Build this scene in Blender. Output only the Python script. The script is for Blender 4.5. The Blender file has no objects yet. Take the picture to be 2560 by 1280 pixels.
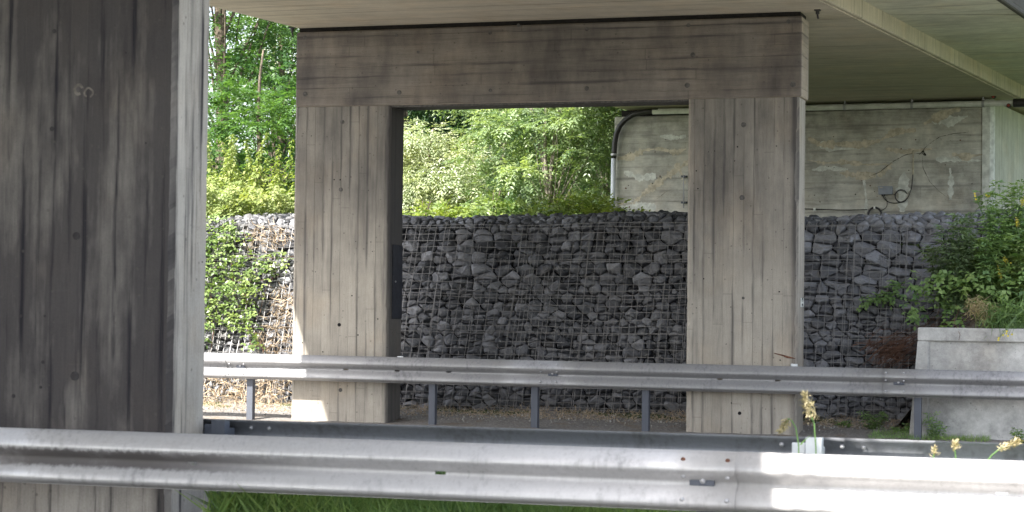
import bpy, bmesh, math, random
import numpy as np
from mathutils import Vector, Matrix
C = bpy.context.scene.collection
SC = bpy.context.scene
R = math.radians
random.seed(7); rng = np.random.default_rng(11)

# ------------------------------------------------------------------ camera
F = 5000.0                       # focal length in photograph pixels (2560 wide)
YAW, PITCH, ROLL = 0.3052, 0.0260, 0.0115
EYE = Vector((0, 0, 1.35))
fwd0 = Vector((-math.sin(YAW), math.cos(YAW), 0)); right0 = Vector((math.cos(YAW), math.sin(YAW), 0))
fwd = fwd0 * math.cos(PITCH) + Vector((0, 0, 1)) * math.sin(PITCH)
up0 = right0.cross(fwd)
rgt = right0 * math.cos(ROLL) + up0 * math.sin(ROLL)
upv = up0 * math.cos(ROLL) - right0 * math.sin(ROLL)
cd = bpy.data.cameras.new('camera'); cam = bpy.data.objects.new('camera', cd); C.objects.link(cam)
m = Matrix((rgt, upv, -fwd)).transposed().to_4x4(); m.translation = EYE
cam.matrix_world = m
cd.sensor_width = 36; cd.lens = 36 * F / 2560; cd.clip_start = 0.1; cd.clip_end = 2000
cd.dof.use_dof = True; cd.dof.focus_distance = 25.5; cd.dof.aperture_fstop = 5.0
SC.camera = cam

# ------------------------------------------------------------------ light
SUN = Vector((-0.455, -0.80, 1.0)).normalized()
w = bpy.data.worlds.new('World'); SC.world = w; w.use_nodes = True
nt = w.node_tree; bg = nt.nodes['Background']
sky = nt.nodes.new('ShaderNodeTexSky'); sky.sky_type = 'NISHITA'; sky.sun_disc = False
sky.sun_elevation = math.asin(SUN.z); sky.sun_rotation = math.atan2(SUN.x, SUN.y)
sky.air_density = 1.0; sky.dust_density = 2.5; sky.ozone_density = 1.0
hs = nt.nodes.new('ShaderNodeHueSaturation'); hs.inputs['Saturation'].default_value = .5      # hazy white summer sky
nt.links.new(sky.outputs[0], hs.inputs['Color']); nt.links.new(hs.outputs[0], bg.inputs[0]); bg.inputs[1].default_value = 0.15
sd = bpy.data.lights.new('sun', 'SUN'); sd.energy = 5.0; sd.angle = R(0.53); sd.color = (1, .95, .87)
so = bpy.data.objects.new('sun', sd); C.objects.link(so)
so.rotation_euler = SUN.to_track_quat('Z', 'Y').to_euler(); so.location = (0, 0, 30)
SC.view_settings.view_transform = 'Standard'; SC.view_settings.look = 'None'
SC.view_settings.exposure = 1.75; SC.view_settings.gamma = 1.0
try: SC.view_settings.use_curve_mapping = False
except Exception: pass
SC.cycles.max_bounces = 8; SC.cycles.diffuse_bounces = 5; SC.cycles.use_denoising = True

# ------------------------------------------------------------------ placing: the point where the sight line of a photograph pixel meets a real plane
def ray(px, py): return (fwd + rgt * ((px - 1280) / F) - upv * ((py - 640) / F))
def at(px, py, Y):
    d = ray(px, py); return EYE + d * (Y / d.y)
def on_plane(px, py, P, n):
    d = ray(px, py); return EYE + d * ((P - EYE).dot(n) / d.dot(n))

# ------------------------------------------------------------------ helpers
def link(name, me, mat, parent=None):
    o = bpy.data.objects.new(name, me); C.objects.link(o)
    if mat is not None:
        for q in (mat if isinstance(mat, (list, tuple)) else [mat]): me.materials.append(q)
    if parent is not None: o.parent = parent
    return o
def tag(o, label=None, cat=None, group=None, kind=None):
    if label: o['label'] = label
    if cat: o['category'] = cat
    if group: o['group'] = group
    if kind: o['kind'] = kind
    return o
def empty(name, label, cat, group=None, loc=(0, 0, 0), rz=0):
    o = bpy.data.objects.new(name, None); C.objects.link(o); o.location = loc; o.rotation_euler = (0, 0, rz)
    o.empty_display_size = .1
    return tag(o, label, cat, group)
class MB:
    def __init__(s): s.v = []; s.f = []
    def add(s, v, f):
        n = len(s.v); s.v += [tuple(p) for p in v]; s.f += [tuple(i + n for i in q) for q in f]; return s
    def box(s, a, b):
        x0, y0, z0 = a; x1, y1, z1 = b
        return s.add([(x0,y0,z0),(x1,y0,z0),(x1,y1,z0),(x0,y1,z0),(x0,y0,z1),(x1,y0,z1),(x1,y1,z1),(x0,y1,z1)],
                     [(0,3,2,1),(4,5,6,7),(0,1,5,4),(1,2,6,5),(2,3,7,6),(3,0,4,7)])
    def tube(s, pts, rad, n=8, cap=True):
        pts = [Vector(p) for p in pts]; k = len(pts)
        rad = rad if isinstance(rad, (list, tuple)) else [rad] * k
        V = []; ref = None
        for i, p in enumerate(pts):
            t = (pts[min(i+1, k-1)] - pts[max(i-1, 0)]).normalized()
            if ref is None: ref = t.orthogonal().normalized()
            ref = (ref - t * ref.dot(t)).normalized(); bi = t.cross(ref)
            for j in range(n):
                a = 2 * math.pi * j / n
                V.append(p + (ref * math.cos(a) + bi * math.sin(a)) * rad[i])
        Fc = [(i*n+j, i*n+(j+1) % n, (i+1)*n+(j+1) % n, (i+1)*n+j) for i in range(k-1) for j in range(n)]
        if cap: Fc += [tuple(reversed(range(n))), tuple(range((k-1)*n, k*n))]
        return s.add(V, Fc)
    def prism(s, poly, ax0, ax1, vec=None):      # polygon in 3-D, extruded by the vector
        n = len(poly); a = [Vector(p) for p in poly]; b = [p + Vector(vec) for p in a]
        return s.add(a + b, [tuple(reversed(range(n))), tuple(range(n, 2*n))] + [(i, (i+1) % n, n+(i+1) % n, n+i) for i in range(n)])
    def build(s, name, mat, parent=None, smooth=False, bevel=0, seg=2, weld=False):
        me = bpy.data.meshes.new(name); me.from_pydata(s.v, [], s.f); me.update()
        if bevel or weld:
            bm = bmesh.new(); bm.from_mesh(me)
            if weld: bmesh.ops.remove_doubles(bm, verts=bm.verts, dist=1e-5)
            bmesh.ops.recalc_face_normals(bm, faces=bm.faces)
            if bevel: bmesh.ops.bevel(bm, geom=[e for e in bm.edges if len(e.link_faces) == 2 and e.calc_face_angle(0) > .5], offset=bevel, segments=seg, affect='EDGES', profile=.5)
            bm.to_mesh(me); bm.free()
        if smooth: me.polygons.foreach_set('use_smooth', [True] * len(me.polygons))
        return link(name, me, mat, parent)
def np_mesh(name, V, T, mat, parent=None, tint=None, smooth=False):
    V = np.asarray(V, np.float32); T = np.asarray(T, np.int32); k = T.shape[1]
    me = bpy.data.meshes.new(name); me.vertices.add(len(V)); me.vertices.foreach_set('co', V.ravel())
    me.loops.add(T.size); me.loops.foreach_set('vertex_index', T.ravel())
    me.polygons.add(len(T)); me.polygons.foreach_set('loop_start', np.arange(0, T.size, k, dtype=np.int32))
    me.polygons.foreach_set('loop_total', np.full(len(T), k, np.int32))
    if smooth: me.polygons.foreach_set('use_smooth', np.ones(len(T), bool))
    if tint is not None:
        at_ = me.attributes.new('tint', 'FLOAT', 'POINT'); at_.data.foreach_set('value', np.asarray(tint, np.float32))
    me.update(calc_edges=True); me.validate()
    return link(name, me, mat, parent)
def set_tint(o, val):
    me = o.data; a = me.attributes.new('tint', 'FLOAT', 'POINT'); a.data.foreach_set('value', np.full(len(me.vertices), val, np.float32))

# ------------------------------------------------------------------ materials
class NT:
    def __init__(s, name):
        s.m = bpy.data.materials.new(name); s.m.use_nodes = True; s.t = s.m.node_tree; s.b = s.t.nodes['Principled BSDF']
        s.out = s.t.nodes['Material Output']
    def n(s, ty, **k):
        q = s.t.nodes.new(ty)
        for a, v in k.items(): setattr(q, a, v)
        return q
    def l(s, a, b): s.t.links.new(a, b)
    def val(s, sock, v):
        if isinstance(v, (int, float, tuple)): sock.default_value = v
        else: s.l(v, sock)
    def math(s, op, a, b=0.0, c=None, clamp=False):
        q = s.n('ShaderNodeMath', operation=op, use_clamp=clamp); s.val(q.inputs[0], a); s.val(q.inputs[1], b)
        if c is not None: s.val(q.inputs[2], c)
        return q.outputs[0]
    def mix(s, f, a, b, mode='MIX'):
        q = s.n('ShaderNodeMix', data_type='RGBA', blend_type=mode); s.val(q.inputs[0], f)
        for i, v in ((6, a), (7, b)):
            if isinstance(v, tuple): q.inputs[i].default_value = (*v[:3], 1)
            else: s.l(v, q.inputs[i])
        return q.outputs[2]
    def coord(s): return s.n('ShaderNodeTexCoord').outputs['Object']
    def mapv(s, v, sc=(1,1,1), loc=(0,0,0)):
        q = s.n('ShaderNodeMapping'); s.l(v, q.inputs[0]); q.inputs['Scale'].default_value = sc; q.inputs['Location'].default_value = loc
        return q.outputs[0]
    def noise(s, v, scale, detail=4, rough=.55, dist=0.0):
        q = s.n('ShaderNodeTexNoise'); s.l(v, q.inputs['Vector']); q.inputs['Scale'].default_value = scale
        q.inputs['Detail'].default_value = detail; q.inputs['Roughness'].default_value = rough; q.inputs['Distortion'].default_value = dist
        return q.outputs['Fac']
    def ramp(s, f, a, b, lo=0.0, hi=1.0):
        q = s.n('ShaderNodeMapRange', clamp=True, interpolation_type='SMOOTHSTEP'); s.val(q.inputs[0], f)
        q.inputs[1].default_value = a; q.inputs[2].default_value = b; q.inputs[3].default_value = lo; q.inputs[4].default_value = hi
        return q.outputs[0]
    def bump(s, h, strength=.4, dist=.01):
        q = s.n('ShaderNodeBump'); s.l(h, q.inputs['Height']); q.inputs['Strength'].default_value = strength; q.inputs['Distance'].default_value = dist
        s.l(q.outputs[0], s.b.inputs['Normal'])
    def set(s, col=None, rough=.8, metal=0.0, spec=.3):
        if col is not None:
            if isinstance(col, tuple): s.b.inputs['Base Color'].default_value = (*col, 1)
            else: s.l(col, s.b.inputs['Base Color'])
        s.val(s.b.inputs['Roughness'], rough); s.val(s.b.inputs['Metallic'], metal); s.b.inputs['Specular IOR Level'].default_value = spec
        return s.m

def concrete(name, col, axis='X', bw=.1, line=.5, board=.16, soot=0.0, soot_col=(.045,.043,.05), soot_dir=None, grade=None, streak=.5, loc=(0,0,0), bump=.5, pit=.5, blotch=.35, edge=None, sootvar=.5, postj=.45, sootmul=(.33,.32,.31)):
    """Board-marked concrete. axis: the direction across the boards ('X' upright boards, 'Z' level boards, 'Y' boards across a soffit).
    soot: traffic film on the road-facing sides, soot_dir keeps it to faces looking that way; grade=(z clean, z sooty)."""
    M = NT(name); co = M.mapv(M.coord(), loc=loc)
    sp = M.n('ShaderNodeSeparateXYZ'); M.l(co, sp.inputs[0]); x, y, z = sp.outputs
    u = {'N': z, 'X': M.math('ADD', x, y), 'Z': z, 'Y': y}[axis]
    st = {'N': (3, 3, 3), 'X': (14, 14, .9), 'Z': (.9, .9, 14), 'Y': (.7, 12, 1)}[axis]
    fine = {'N': (25, 25, 25), 'X': (60, 60, 4), 'Z': (4, 4, 60), 'Y': (3, 60, 3)}[axis]
    wob = M.math('MULTIPLY', M.math('SUBTRACT', M.noise(co, 3, 3), .5), .012)
    ub = M.math('DIVIDE', M.math('ADD', u, wob), bw)
    idx = M.math('FLOOR', ub); fr = M.math('ABSOLUTE', M.math('SUBTRACT', M.math('FRACT', ub), .5))
    wn = M.n('ShaderNodeTexWhiteNoise', noise_dimensions='1D'); M.l(idx, wn.inputs['W'])
    joint = M.ramp(fr, .462, .497)
    vv = {'X': z, 'Z': x, 'Y': x, 'N': x}[axis]; ef = M.math('ABSOLUTE', M.math('SUBTRACT', M.math('FRACT', M.math('DIVIDE', M.math('ADD', vv, M.math('MULTIPLY', wn.outputs[0], 9.0)), 2.6)), .5))
    endj = M.math('MULTIPLY', M.ramp(ef, .0012, .0035, 1, 0), 1.0 if axis in 'XZ' else 0.0)
    lm = M.ramp(M.noise(M.mapv(co, st), .55, 3), .44, .62)
    jl = M.math('MAXIMUM', M.math('MULTIPLY', joint, M.math('ADD', M.math('MULTIPLY', lm, .85), .12)), M.math('MULTIPLY', endj, .28 if axis == 'X' else .5))
    c0 = tuple(col)
    big = M.noise(co, .9, 5, .6); mid = M.noise(co, 5, 5, .65); grain = M.noise(M.mapv(co, fine), 1.0, 4, .7); fg = M.noise(co, 90, 3, .7)
    v = M.math('ADD', M.math('MULTIPLY', M.math('SUBTRACT', wn.outputs[0], .5), board), 1.0)
    for nf, a in ((big, blotch), (mid, blotch * .8), (grain, .34), (fg, .3)):
        v = M.math('ADD', v, M.math('MULTIPLY', M.math('SUBTRACT', nf, .5), a * 1.6))
    cc = M.n('ShaderNodeCombineXYZ'); [M.l(v, cc.inputs[i]) for i in range(3)]
    col1 = M.mix(1.0, c0, cc.outputs[0], 'MULTIPLY')
    warm = M.noise(co, 1.7, 3); col1 = M.mix(M.ramp(warm, .45, .75, 0, .35), col1, M.mix(1.0, col1, (1.12, .98, .82), 'MULTIPLY'))
    # dark weathering that creeps out from the joints and runs along the boards
    run = M.noise(M.mapv(co, st, (3.3, 1.7, .4)), .8, 5, .62)
    dk = M.math('MULTIPLY', M.ramp(run, .52, .72), streak)
    nj = M.math('MULTIPLY', M.ramp(fr, .25, .5), M.ramp(run, .46, .64)); dk = M.math('MAXIMUM', dk, M.math('MULTIPLY', nj, streak * 1.2), clamp=True)
    dark = tuple(.30 * a + .7 * b for a, b in zip(col, soot_col))
    col2 = M.mix(dk, col1, dark)
    if soot:
        s_ = M.math('ADD', M.math('MULTIPLY', M.math('SUBTRACT', M.noise(M.mapv(co, (1.6, 1.6, .55)), 1.5, 5, .6), .5), 1.3), soot)
        s_ = M.math('ADD', s_, M.math('MULTIPLY', M.math('SUBTRACT', M.noise(M.mapv(co, st, (7.7, 2.2, 1.4)), .45, 4, .6), .5), sootvar))
        if grade: s_ = M.math('MULTIPLY', s_, M.ramp(z, grade[0], grade[1], grade[2] if len(grade) > 2 else .15, 1))
        if edge:   # film gathers beside an arris: (x of the arris, reach)
            s_ = M.math('ADD', s_, M.ramp(x, edge[0] - edge[1], edge[0], 0, .7))
        if soot_dir:
            g = M.n('ShaderNodeNewGeometry'); d = M.n('ShaderNodeVectorMath', operation='DOT_PRODUCT'); M.l(g.outputs['True Normal'], d.inputs[0]); d.inputs[1].default_value = soot_dir
            s_ = M.math('MULTIPLY', s_, M.ramp(d.outputs['Value'], .55, .9, .08, 1))
        s_ = M.math('MINIMUM', M.math('MAXIMUM', s_, 0.0), .93)
        col2 = M.mix(s_, col2, M.mix(.22, soot_col, M.mix(1.0, col1, sootmul, 'MULTIPLY')))
    if soot: col2 = M.mix(M.math('MULTIPLY', nj, postj), col2, tuple(.75 * a for a in soot_col))
    col3 = M.mix(M.math('MULTIPLY', jl, line), col2, tuple(.22 * a for a in col))
    vo = M.n('ShaderNodeTexVoronoi'); M.l(co, vo.inputs['Vector']); vo.inputs['Scale'].default_value = 9
    v2 = M.n('ShaderNodeTexVoronoi'); M.l(co, v2.inputs['Vector']); v2.inputs['Scale'].default_value = 28
    hole = M.math('MULTIPLY', M.math('MAXIMUM', M.ramp(vo.outputs['Distance'], .05, .12, 1, 0), M.math('MULTIPLY', M.ramp(v2.outputs['Distance'], .08, .2, 1, 0), M.ramp(mid, .5, .62))), pit)
    col4 = M.mix(hole, col3, tuple(.2 * a for a in col))
    h = M.math('ADD', M.math('MULTIPLY', jl, -1.2), M.math('MULTIPLY', grain, .55)); h = M.math('ADD', h, M.math('MULTIPLY', fg, .35)); h = M.math('SUBTRACT', h, hole)
    h = M.math('ADD', h, M.math('MULTIPLY', wn.outputs[0], .5))
    M.bump(h, bump, .006)
    return M.set(col4, .88, 0, .25)

def metal(name, col, dirt=.3, rough=.42, met=.75, dirt_col=(.06,.058,.06), valley=None, spang=.12):
    M = NT(name); co = M.coord()
    n1 = M.noise(M.mapv(co, (22, 22, 1.6)), 1.2, 5, .65); n2 = M.noise(co, 2.2, 5, .6); n3 = M.noise(co, 60, 2, .5)
    v = M.math('ADD', 1.0, M.math('MULTIPLY', M.math('SUBTRACT', n3, .5), spang)); v = M.math('ADD', v, M.math('MULTIPLY', M.math('SUBTRACT', n1, .5), .5))
    cc = M.n('ShaderNodeCombineXYZ'); [M.l(v, cc.inputs[i]) for i in range(3)]
    c = M.mix(1.0, tuple(col), cc.outputs[0], 'MULTIPLY')
    d = M.math('MULTIPLY', M.ramp(M.math('ADD', M.math('MULTIPLY', n1, .55), M.math('MULTIPLY', n2, .55)), .5, .78), dirt)
    if valley:   # road film caught in the trough of the rail: (z centre, half height, x start, x end, strength)
        sp = M.n('ShaderNodeSeparateXYZ'); M.l(co, sp.inputs[0])
        zz = M.math('ADD', sp.outputs[2], M.math('MULTIPLY', M.math('SUBTRACT', n1, .5), .05))
        band = M.ramp(M.math('ABSOLUTE', M.math('SUBTRACT', zz, valley[0])), valley[1] * .55, valley[1], 1, 0)
        band = M.math('MULTIPLY', band, M.ramp(sp.outputs[0], valley[2], valley[3], 1, .16)); band = M.math('MULTIPLY', band, M.ramp(n2, .25, .5, .5, 1))
        d = M.math('MAXIMUM', d, M.math('MULTIPLY', band, valley[4]))
    c = M.mix(d, c, tuple(dirt_col))
    r = M.math('ADD', M.math('ADD', rough, M.math('MULTIPLY', d, .35)), M.math('MULTIPLY', M.math('SUBTRACT', n2, .5), .25))
    M.bump(M.math('ADD', n3, n1), .12, .002)
    return M.set(c, r, M.math('SUBTRACT', met, M.math('MULTIPLY', d, met * .8)), .5)

def simple(name, col, rough=.7, metal=0.0, var=.25, scale=20, spec=.3, col2=None, bump=.2):
    M = NT(name); co = M.coord(); n = M.noise(co, scale, 5, .65)
    c = M.mix(M.ramp(n, .35, .65), tuple(max(0, a * (1 - var)) for a in col), col2 if col2 else tuple(a * (1 + var) for a in col))
    M.bump(n, bump, .004)
    return M.set(c, rough, metal, spec)

def leafmat(name, dark, light, trans=.35, rough=.45, spec=.4):
    M = NT(name); a = M.n('ShaderNodeAttribute', attribute_name='tint')
    c = M.mix(a.outputs['Fac'], dark, light)
    n = M.noise(M.coord(), 1.3, 3); c = M.mix(M.ramp(n, .4, .7, 0, .35), c, M.mix(1.0, c, (1.35, 1.1, .5), 'MULTIPLY'))
    M.set(c, rough, 0, spec)
    tr = M.n('ShaderNodeBsdfTranslucent'); M.l(M.mix(1.0, c, (1.25, 1.3, .55), 'MULTIPLY'), tr.inputs[0])
    mx = M.n('ShaderNodeMixShader'); mx.inputs[0].default_value = trans
    M.l(M.b.outputs[0], mx.inputs[1]); M.l(tr.outputs[0], mx.inputs[2]); M.l(mx.outputs[0], M.out.inputs[0])
    return M.m

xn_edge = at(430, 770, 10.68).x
CC = (.40, .375, .335)
m_far_beam = concrete('beam_concrete', (.33,.29,.25), 'Z', .125, line=.6, soot=.62, soot_dir=(0,-1,0), streak=.45, loc=(3,0,0))
m_far_pillar = concrete('pillar_concrete', (.38,.35,.305), 'X', .115, line=.65, soot=.66, soot_dir=(0,-1,0), grade=(1.0, 3.2, .12), streak=.45)
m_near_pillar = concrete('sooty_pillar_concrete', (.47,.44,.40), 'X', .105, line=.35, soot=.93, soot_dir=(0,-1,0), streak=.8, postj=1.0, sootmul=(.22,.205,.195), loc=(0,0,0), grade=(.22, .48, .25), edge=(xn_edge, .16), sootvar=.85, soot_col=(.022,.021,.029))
m_soffit = concrete('soffit_concrete', (.50,.45,.365), 'Y', .11, line=.38, streak=.5, board=.1, blotch=.3, pit=.1)
m_wing = concrete('wing_concrete', (.56,.55,.47), 'Y', .5, line=.2, streak=.3, board=.08, blotch=.45, pit=.2, loc=(0,5,0))
m_edge = concrete('edge_concrete', (.065,.062,.055), 'N', .5, line=0, streak=.4, board=0)  # the fascia's shade is put into this dark colour
m_abut = concrete('abutment_concrete', (.41,.40,.36), 'Z', .2, line=.22, streak=.5, board=.1, blotch=1.1, pit=.3, loc=(0,0,.04))
m_abut_side = concrete('return_wall_concrete', (.44,.45,.37), 'X', .1, line=.35, streak=.35, blotch=.4, pit=.1)
m_block = concrete('precast_concrete', (.42,.42,.41), 'N', 3.0, line=0, streak=.45, board=0, blotch=.8, pit=.4)
m_patch = simple('repair_mortar', (.48,.43,.34), .95, 0, .25, 9)
m_ndisc = simple('sooty_tie_hole', (.045,.042,.044), .95)
m_scab = simple('pale_scab', (.16,.145,.13), .95)
m_lime_lit = simple('lime_bloom_lit_corner', (.56,.57,.53), .95, 0, .2, 9)
m_crack = simple('crack_shadow', (.05,.045,.04), .95)
m_disc = simple('filled_tie_hole', (.10,.095,.09), .95, 0, .3, 30)
m_hole = simple('open_tie_hole', (.012,.011,.012), .95)
m_gap = simple('bearing_gap_dark', (.02,.018,.017), .95)  # near-black filler, the bearing gap's shade put into its colour
m_panel = simple('dark_plate', (.035,.036,.045), .6, 0, .2, 12)
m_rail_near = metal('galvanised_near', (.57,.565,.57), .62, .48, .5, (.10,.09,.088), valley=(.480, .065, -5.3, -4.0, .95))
m_rail_mid = metal('galvanised_middle', (.20,.21,.235), .7, .5, .25)  # darkened: shade of the hollow back put into its colour and dirt
m_rail_far = metal('galvanised_far', (.33,.33,.338), .7, .5, .45, (.08,.08,.09), valley=(.60, .03, -30, 30, .4))
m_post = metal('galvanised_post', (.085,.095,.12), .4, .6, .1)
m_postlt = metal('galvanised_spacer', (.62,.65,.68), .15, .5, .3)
m_bolt = metal('bolt_zinc', (.42,.42,.44), .3, .5, .6)
m_rust = simple('rust', (.13,.06,.04), .9, 0, .4, 40)
m_wire = metal('wire_zinc', (.215,.21,.21), .25, .5, .3)
m_pipe = simple('grey_plastic_pipe', (.62,.62,.59), .45, 0, .12, 6, .5)
m_pipew = simple('pale_plastic_pipe', (.62,.66,.72), .4, 0, .08, 6, .5)
m_black = simple('black_plastic', (.022,.02,.022), .5, 0, .3, 12, .5)
m_box = simple('grey_box_plastic', (.24,.26,.30), .5, 0, .08, 8, .5)
m_red = simple('red_plastic', (.35,.06,.04), .5)
m_white = simple('sign_white', (.72,.74,.70), .5, 0, .05)
m_ink = simple('sign_ink', (.03,.03,.035), .6)
m_bark = simple('bark', (.11,.09,.07), .95, 0, .45, 18, .2, bump=.8)
m_bark2 = simple('pale_bark', (.20,.18,.15), .95, 0, .35, 18, .2, bump=.6)
m_straw = simple('dry_straw', (.42,.33,.23), .9, 0, .35, 6)
m_brush = simple('dead_twigs', (.12,.065,.045), .95, 0, .4, 9)
m_seed = leafmat('seed_head', (.30,.26,.17), (.45,.40,.27), .3)
m_yellow = simple('yellow_petals', (.62,.52,.06), .7, 0, .15)
L_ash = leafmat('ash_leaves', (.08,.145,.075), (.29,.38,.21), .42, .33, .65)
L_yel = leafmat('yellow_green_leaves', (.12,.19,.045), (.27,.33,.09), .42)  # yellow-green leaf tone
L_silver = leafmat('willow_leaves', (.26,.32,.19), (.46,.50,.36), .3, .4, .5)
L_dark = leafmat('dark_leaves', (.012,.035,.015), (.03,.07,.025), .3)  # very dark green leaf tone
L_mid = leafmat('maple_leaves', (.035,.09,.03), (.11,.21,.065), .45)
L_nettle = leafmat('nettle_leaves', (.17,.235,.08), (.36,.41,.18), .4)
L_bramble = leafmat('bramble_leaves', (.08,.15,.045), (.26,.34,.13), .35, .35, .5)
L_shade = leafmat('bank_leaves', (.11,.20,.08), (.28,.41,.16), .35)
L_mug = leafmat('mugwort_leaves', (.09,.15,.07), (.20,.27,.15), .3)
L_grass = leafmat('grass_blades', (.14,.26,.10), (.34,.48,.21), .4, .5)

# stone: angular limestone, tone by stone
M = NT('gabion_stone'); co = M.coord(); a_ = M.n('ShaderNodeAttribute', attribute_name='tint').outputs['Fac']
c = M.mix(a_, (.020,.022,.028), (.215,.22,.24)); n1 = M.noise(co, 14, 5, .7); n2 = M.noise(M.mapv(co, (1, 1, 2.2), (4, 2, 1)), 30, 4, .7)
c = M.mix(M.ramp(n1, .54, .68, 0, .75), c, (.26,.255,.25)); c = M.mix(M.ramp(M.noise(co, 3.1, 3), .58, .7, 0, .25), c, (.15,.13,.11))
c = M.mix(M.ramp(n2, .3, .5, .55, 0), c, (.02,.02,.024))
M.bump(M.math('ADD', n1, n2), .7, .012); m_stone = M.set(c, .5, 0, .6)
M = NT('gabion_stone_sunny')
m_backing = simple('stone_gap_shade', (.012,.012,.014), .95)

# ground materials
M = NT('asphalt'); co = M.coord(); n1 = M.noise(co, 120, 3, .7); n2 = M.noise(co, .8, 4)
c = M.mix(n1, (.11,.108,.10), (.22,.215,.20)); c = M.mix(M.ramp(n2, .4, .7, 0, .4), c, (.21,.20,.185)); M.bump(n1, .4, .004); m_asphalt = M.set(c, .85)
M = NT('verge_soil'); co = M.coord(); n1 = M.noise(co, 40, 5, .75); n2 = M.noise(co, 3, 5, .65)
c = M.mix(M.ramp(n1, .3, .7), (.12,.11,.105), (.32,.30,.28)); c = M.mix(M.ramp(n2, .52, .68, 0, .7), c, (.22,.165,.11)); M.bump(n1, .9, .02); m_soil = M.set(c, .95)
M = NT('meadow_ground'); co = M.coord(); n1 = M.noise(co, 8, 6, .7)
c = M.mix(M.ramp(n1, .35, .65), (.03,.05,.018), (.07,.10,.03)); M.bump(n1, .8, .04); m_meadow = M.set(c, .95)
m_kerb = simple('kerb_concrete', (.36,.35,.33), .9)
m_line = simple('road_paint', (.72,.72,.70), .7, 0, .12, 40)

# ------------------------------------------------------------------ the ground: one sheet, verge, upper terrace behind the gabions
prof = [(-900,-.12),(-14,-.12),(9.3,-.12),(9.45,0),(11.7,0),(11.85,-.12),(21.3,-.12),(21.45,-.07),(22.6,-.07),(23.6,-.01),(24.1,.06),(24.9,.12),(25.0,2.2),(25.6,2.40),(30,2.45),(36,2.6),(48,3.6),(70,6),(140,11),(900,14)]
xs = [-900,-200,-80,-40,-25,-18,-14,-12,-10,-8,-6,-4,-3,-2,0,3,8,20,50,200,900]
V = [(x, y, z) for y, z in prof for x in xs]; nx = len(xs)
Fq = [(j*nx+i, j*nx+i+1, (j+1)*nx+i+1, (j+1)*nx+i) for j in range(len(prof)-1) for i in range(nx-1)]
g = MB().add(V, Fq).build('ground', m_meadow); tag(g, 'ground sheet rising to a green terrace behind the gabion wall', 'ground', kind='structure')
for nm, y0, y1, lb in (('near_road', -8.5, 9.3, 'near carriageway'), ('far_road', 11.85, 21.3, 'carriageway between the two crash barriers')):
    o = MB().add([(-400,y0,-.116),(400,y0,-.116),(400,y1,-.116),(-400,y1,-.116)], [(0,1,2,3)]).build('road', m_asphalt)
    tag(o, 'grey asphalt ' + lb, 'road', kind='structure')
def sheet_grid(name, x0, x1, y0, y1, n, m_, fz, mat):
    V = [(x0+(x1-x0)*i/n, y0+(y1-y0)*j/m_, fz(x0+(x1-x0)*i/n, y0+(y1-y0)*j/m_)) for j in range(m_+1) for i in range(n+1)]
    return MB().add(V, [(j*(n+1)+i, j*(n+1)+i+1, (j+1)*(n+1)+i+1, (j+1)*(n+1)+i) for j in range(m_) for i in range(n)]).build(name, mat, smooth=True)
def vz(x, y):
    b = max(0, (y - 23.2)) ; return .004 - .05*min(1, max(0, (23.1-y)/.55)) + .10*b*b*.6 + .012*math.sin(x*3.1+y*7)*min(1, b+.2) + .01*math.sin(x*11.7)*math.sin(y*13)
o = sheet_grid('verge', -26, 12, 21.47, 24.95, 220, 40, vz, m_soil); tag(o, 'bare grey-brown gravelly verge under the far crash barrier', 'verge', kind='structure')
o = sheet_grid('median_strip', -26, 12, 9.46, 11.68, 100, 10, lambda x, y: .01+.01*math.sin(x*5)*math.sin(y*9), m_soil); tag(o, 'soil strip between the near and the middle crash barrier', 'median', kind='structure')
for y in (9.375, 11.775, 21.375):
    k = MB().box((-60, y-.07, -.15), (60, y+.07, .012 if y < 20 else -.04)).build('kerb', m_kerb); tag(k, {9.375: 'concrete kerb in front of the near crash barrier', 11.775: 'concrete kerb behind the middle crash barrier', 21.375: 'concrete kerb in front of the far crash barrier'}[y], 'kerb', kind='structure')
for y in (8.7, 12.5, 20.6): 
    k = MB().add([(-60,y-.07,-.112),(60,y-.07,-.112),(60,y+.07,-.112),(-60,y+.07,-.112)], [(0,1,2,3)]).build('road_marking', m_line); tag(k, 'white edge line on the asphalt', 'road marking', kind='structure')

# ------------------------------------------------------------------ bridge deck (slightly skew to the piers)
SK = .139
def dl(off, Y): return off + SK * (Y - 22.4)          # X of a line that runs along the deck
ZS, ZW = 4.75, 4.96
eL, eR = -9.90, -3.21                                  # soffit edges at Y=22.4
Y0, Y1 = -14.0, 60.0
def deck_box(x0, x1, z0, z1, ya=Y0, yb=Y1, z0b=None, mb=None):
    mb = mb or MB(); z0b = z0 if z0b is None else z0b
    return mb.add([(dl(x0,ya),ya,z0),(dl(x1,ya),ya,z0b),(dl(x1,yb),yb,z0b),(dl(x0,yb),yb,z0),(dl(x0,ya),ya,z1),(dl(x1,ya),ya,z1),(dl(x1,yb),yb,z1),(dl(x0,yb),yb,z1)],
                  [(0,3,2,1),(4,5,6,7),(0,1,5,4),(1,2,6,5),(2,3,7,6),(3,0,4,7)])
deck = empty('bridge_deck', 'pale board-marked concrete bridge deck spanning overhead with a stepped side wing', 'bridge deck', loc=(0,0,0))
tag(deck)
deck_box(eL, eR, ZS, 5.42).build('slab', m_soffit, deck, bevel=.012, seg=1)
deck_box(eR + .002, eR + 1.45, ZW, 5.22, z0b=ZW + .03).build('wing_slab', m_wing, deck)
deck_box(eL - 1.19, eL - .002, 5.33, 5.62, z0b=ZW).build('wing_slab', m_wing, deck)
deck_box(eR + 1.453, eR + 1.53, ZW - .02, 5.22).build('edge_beam', m_edge, deck, bevel=.015, seg=1)
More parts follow.
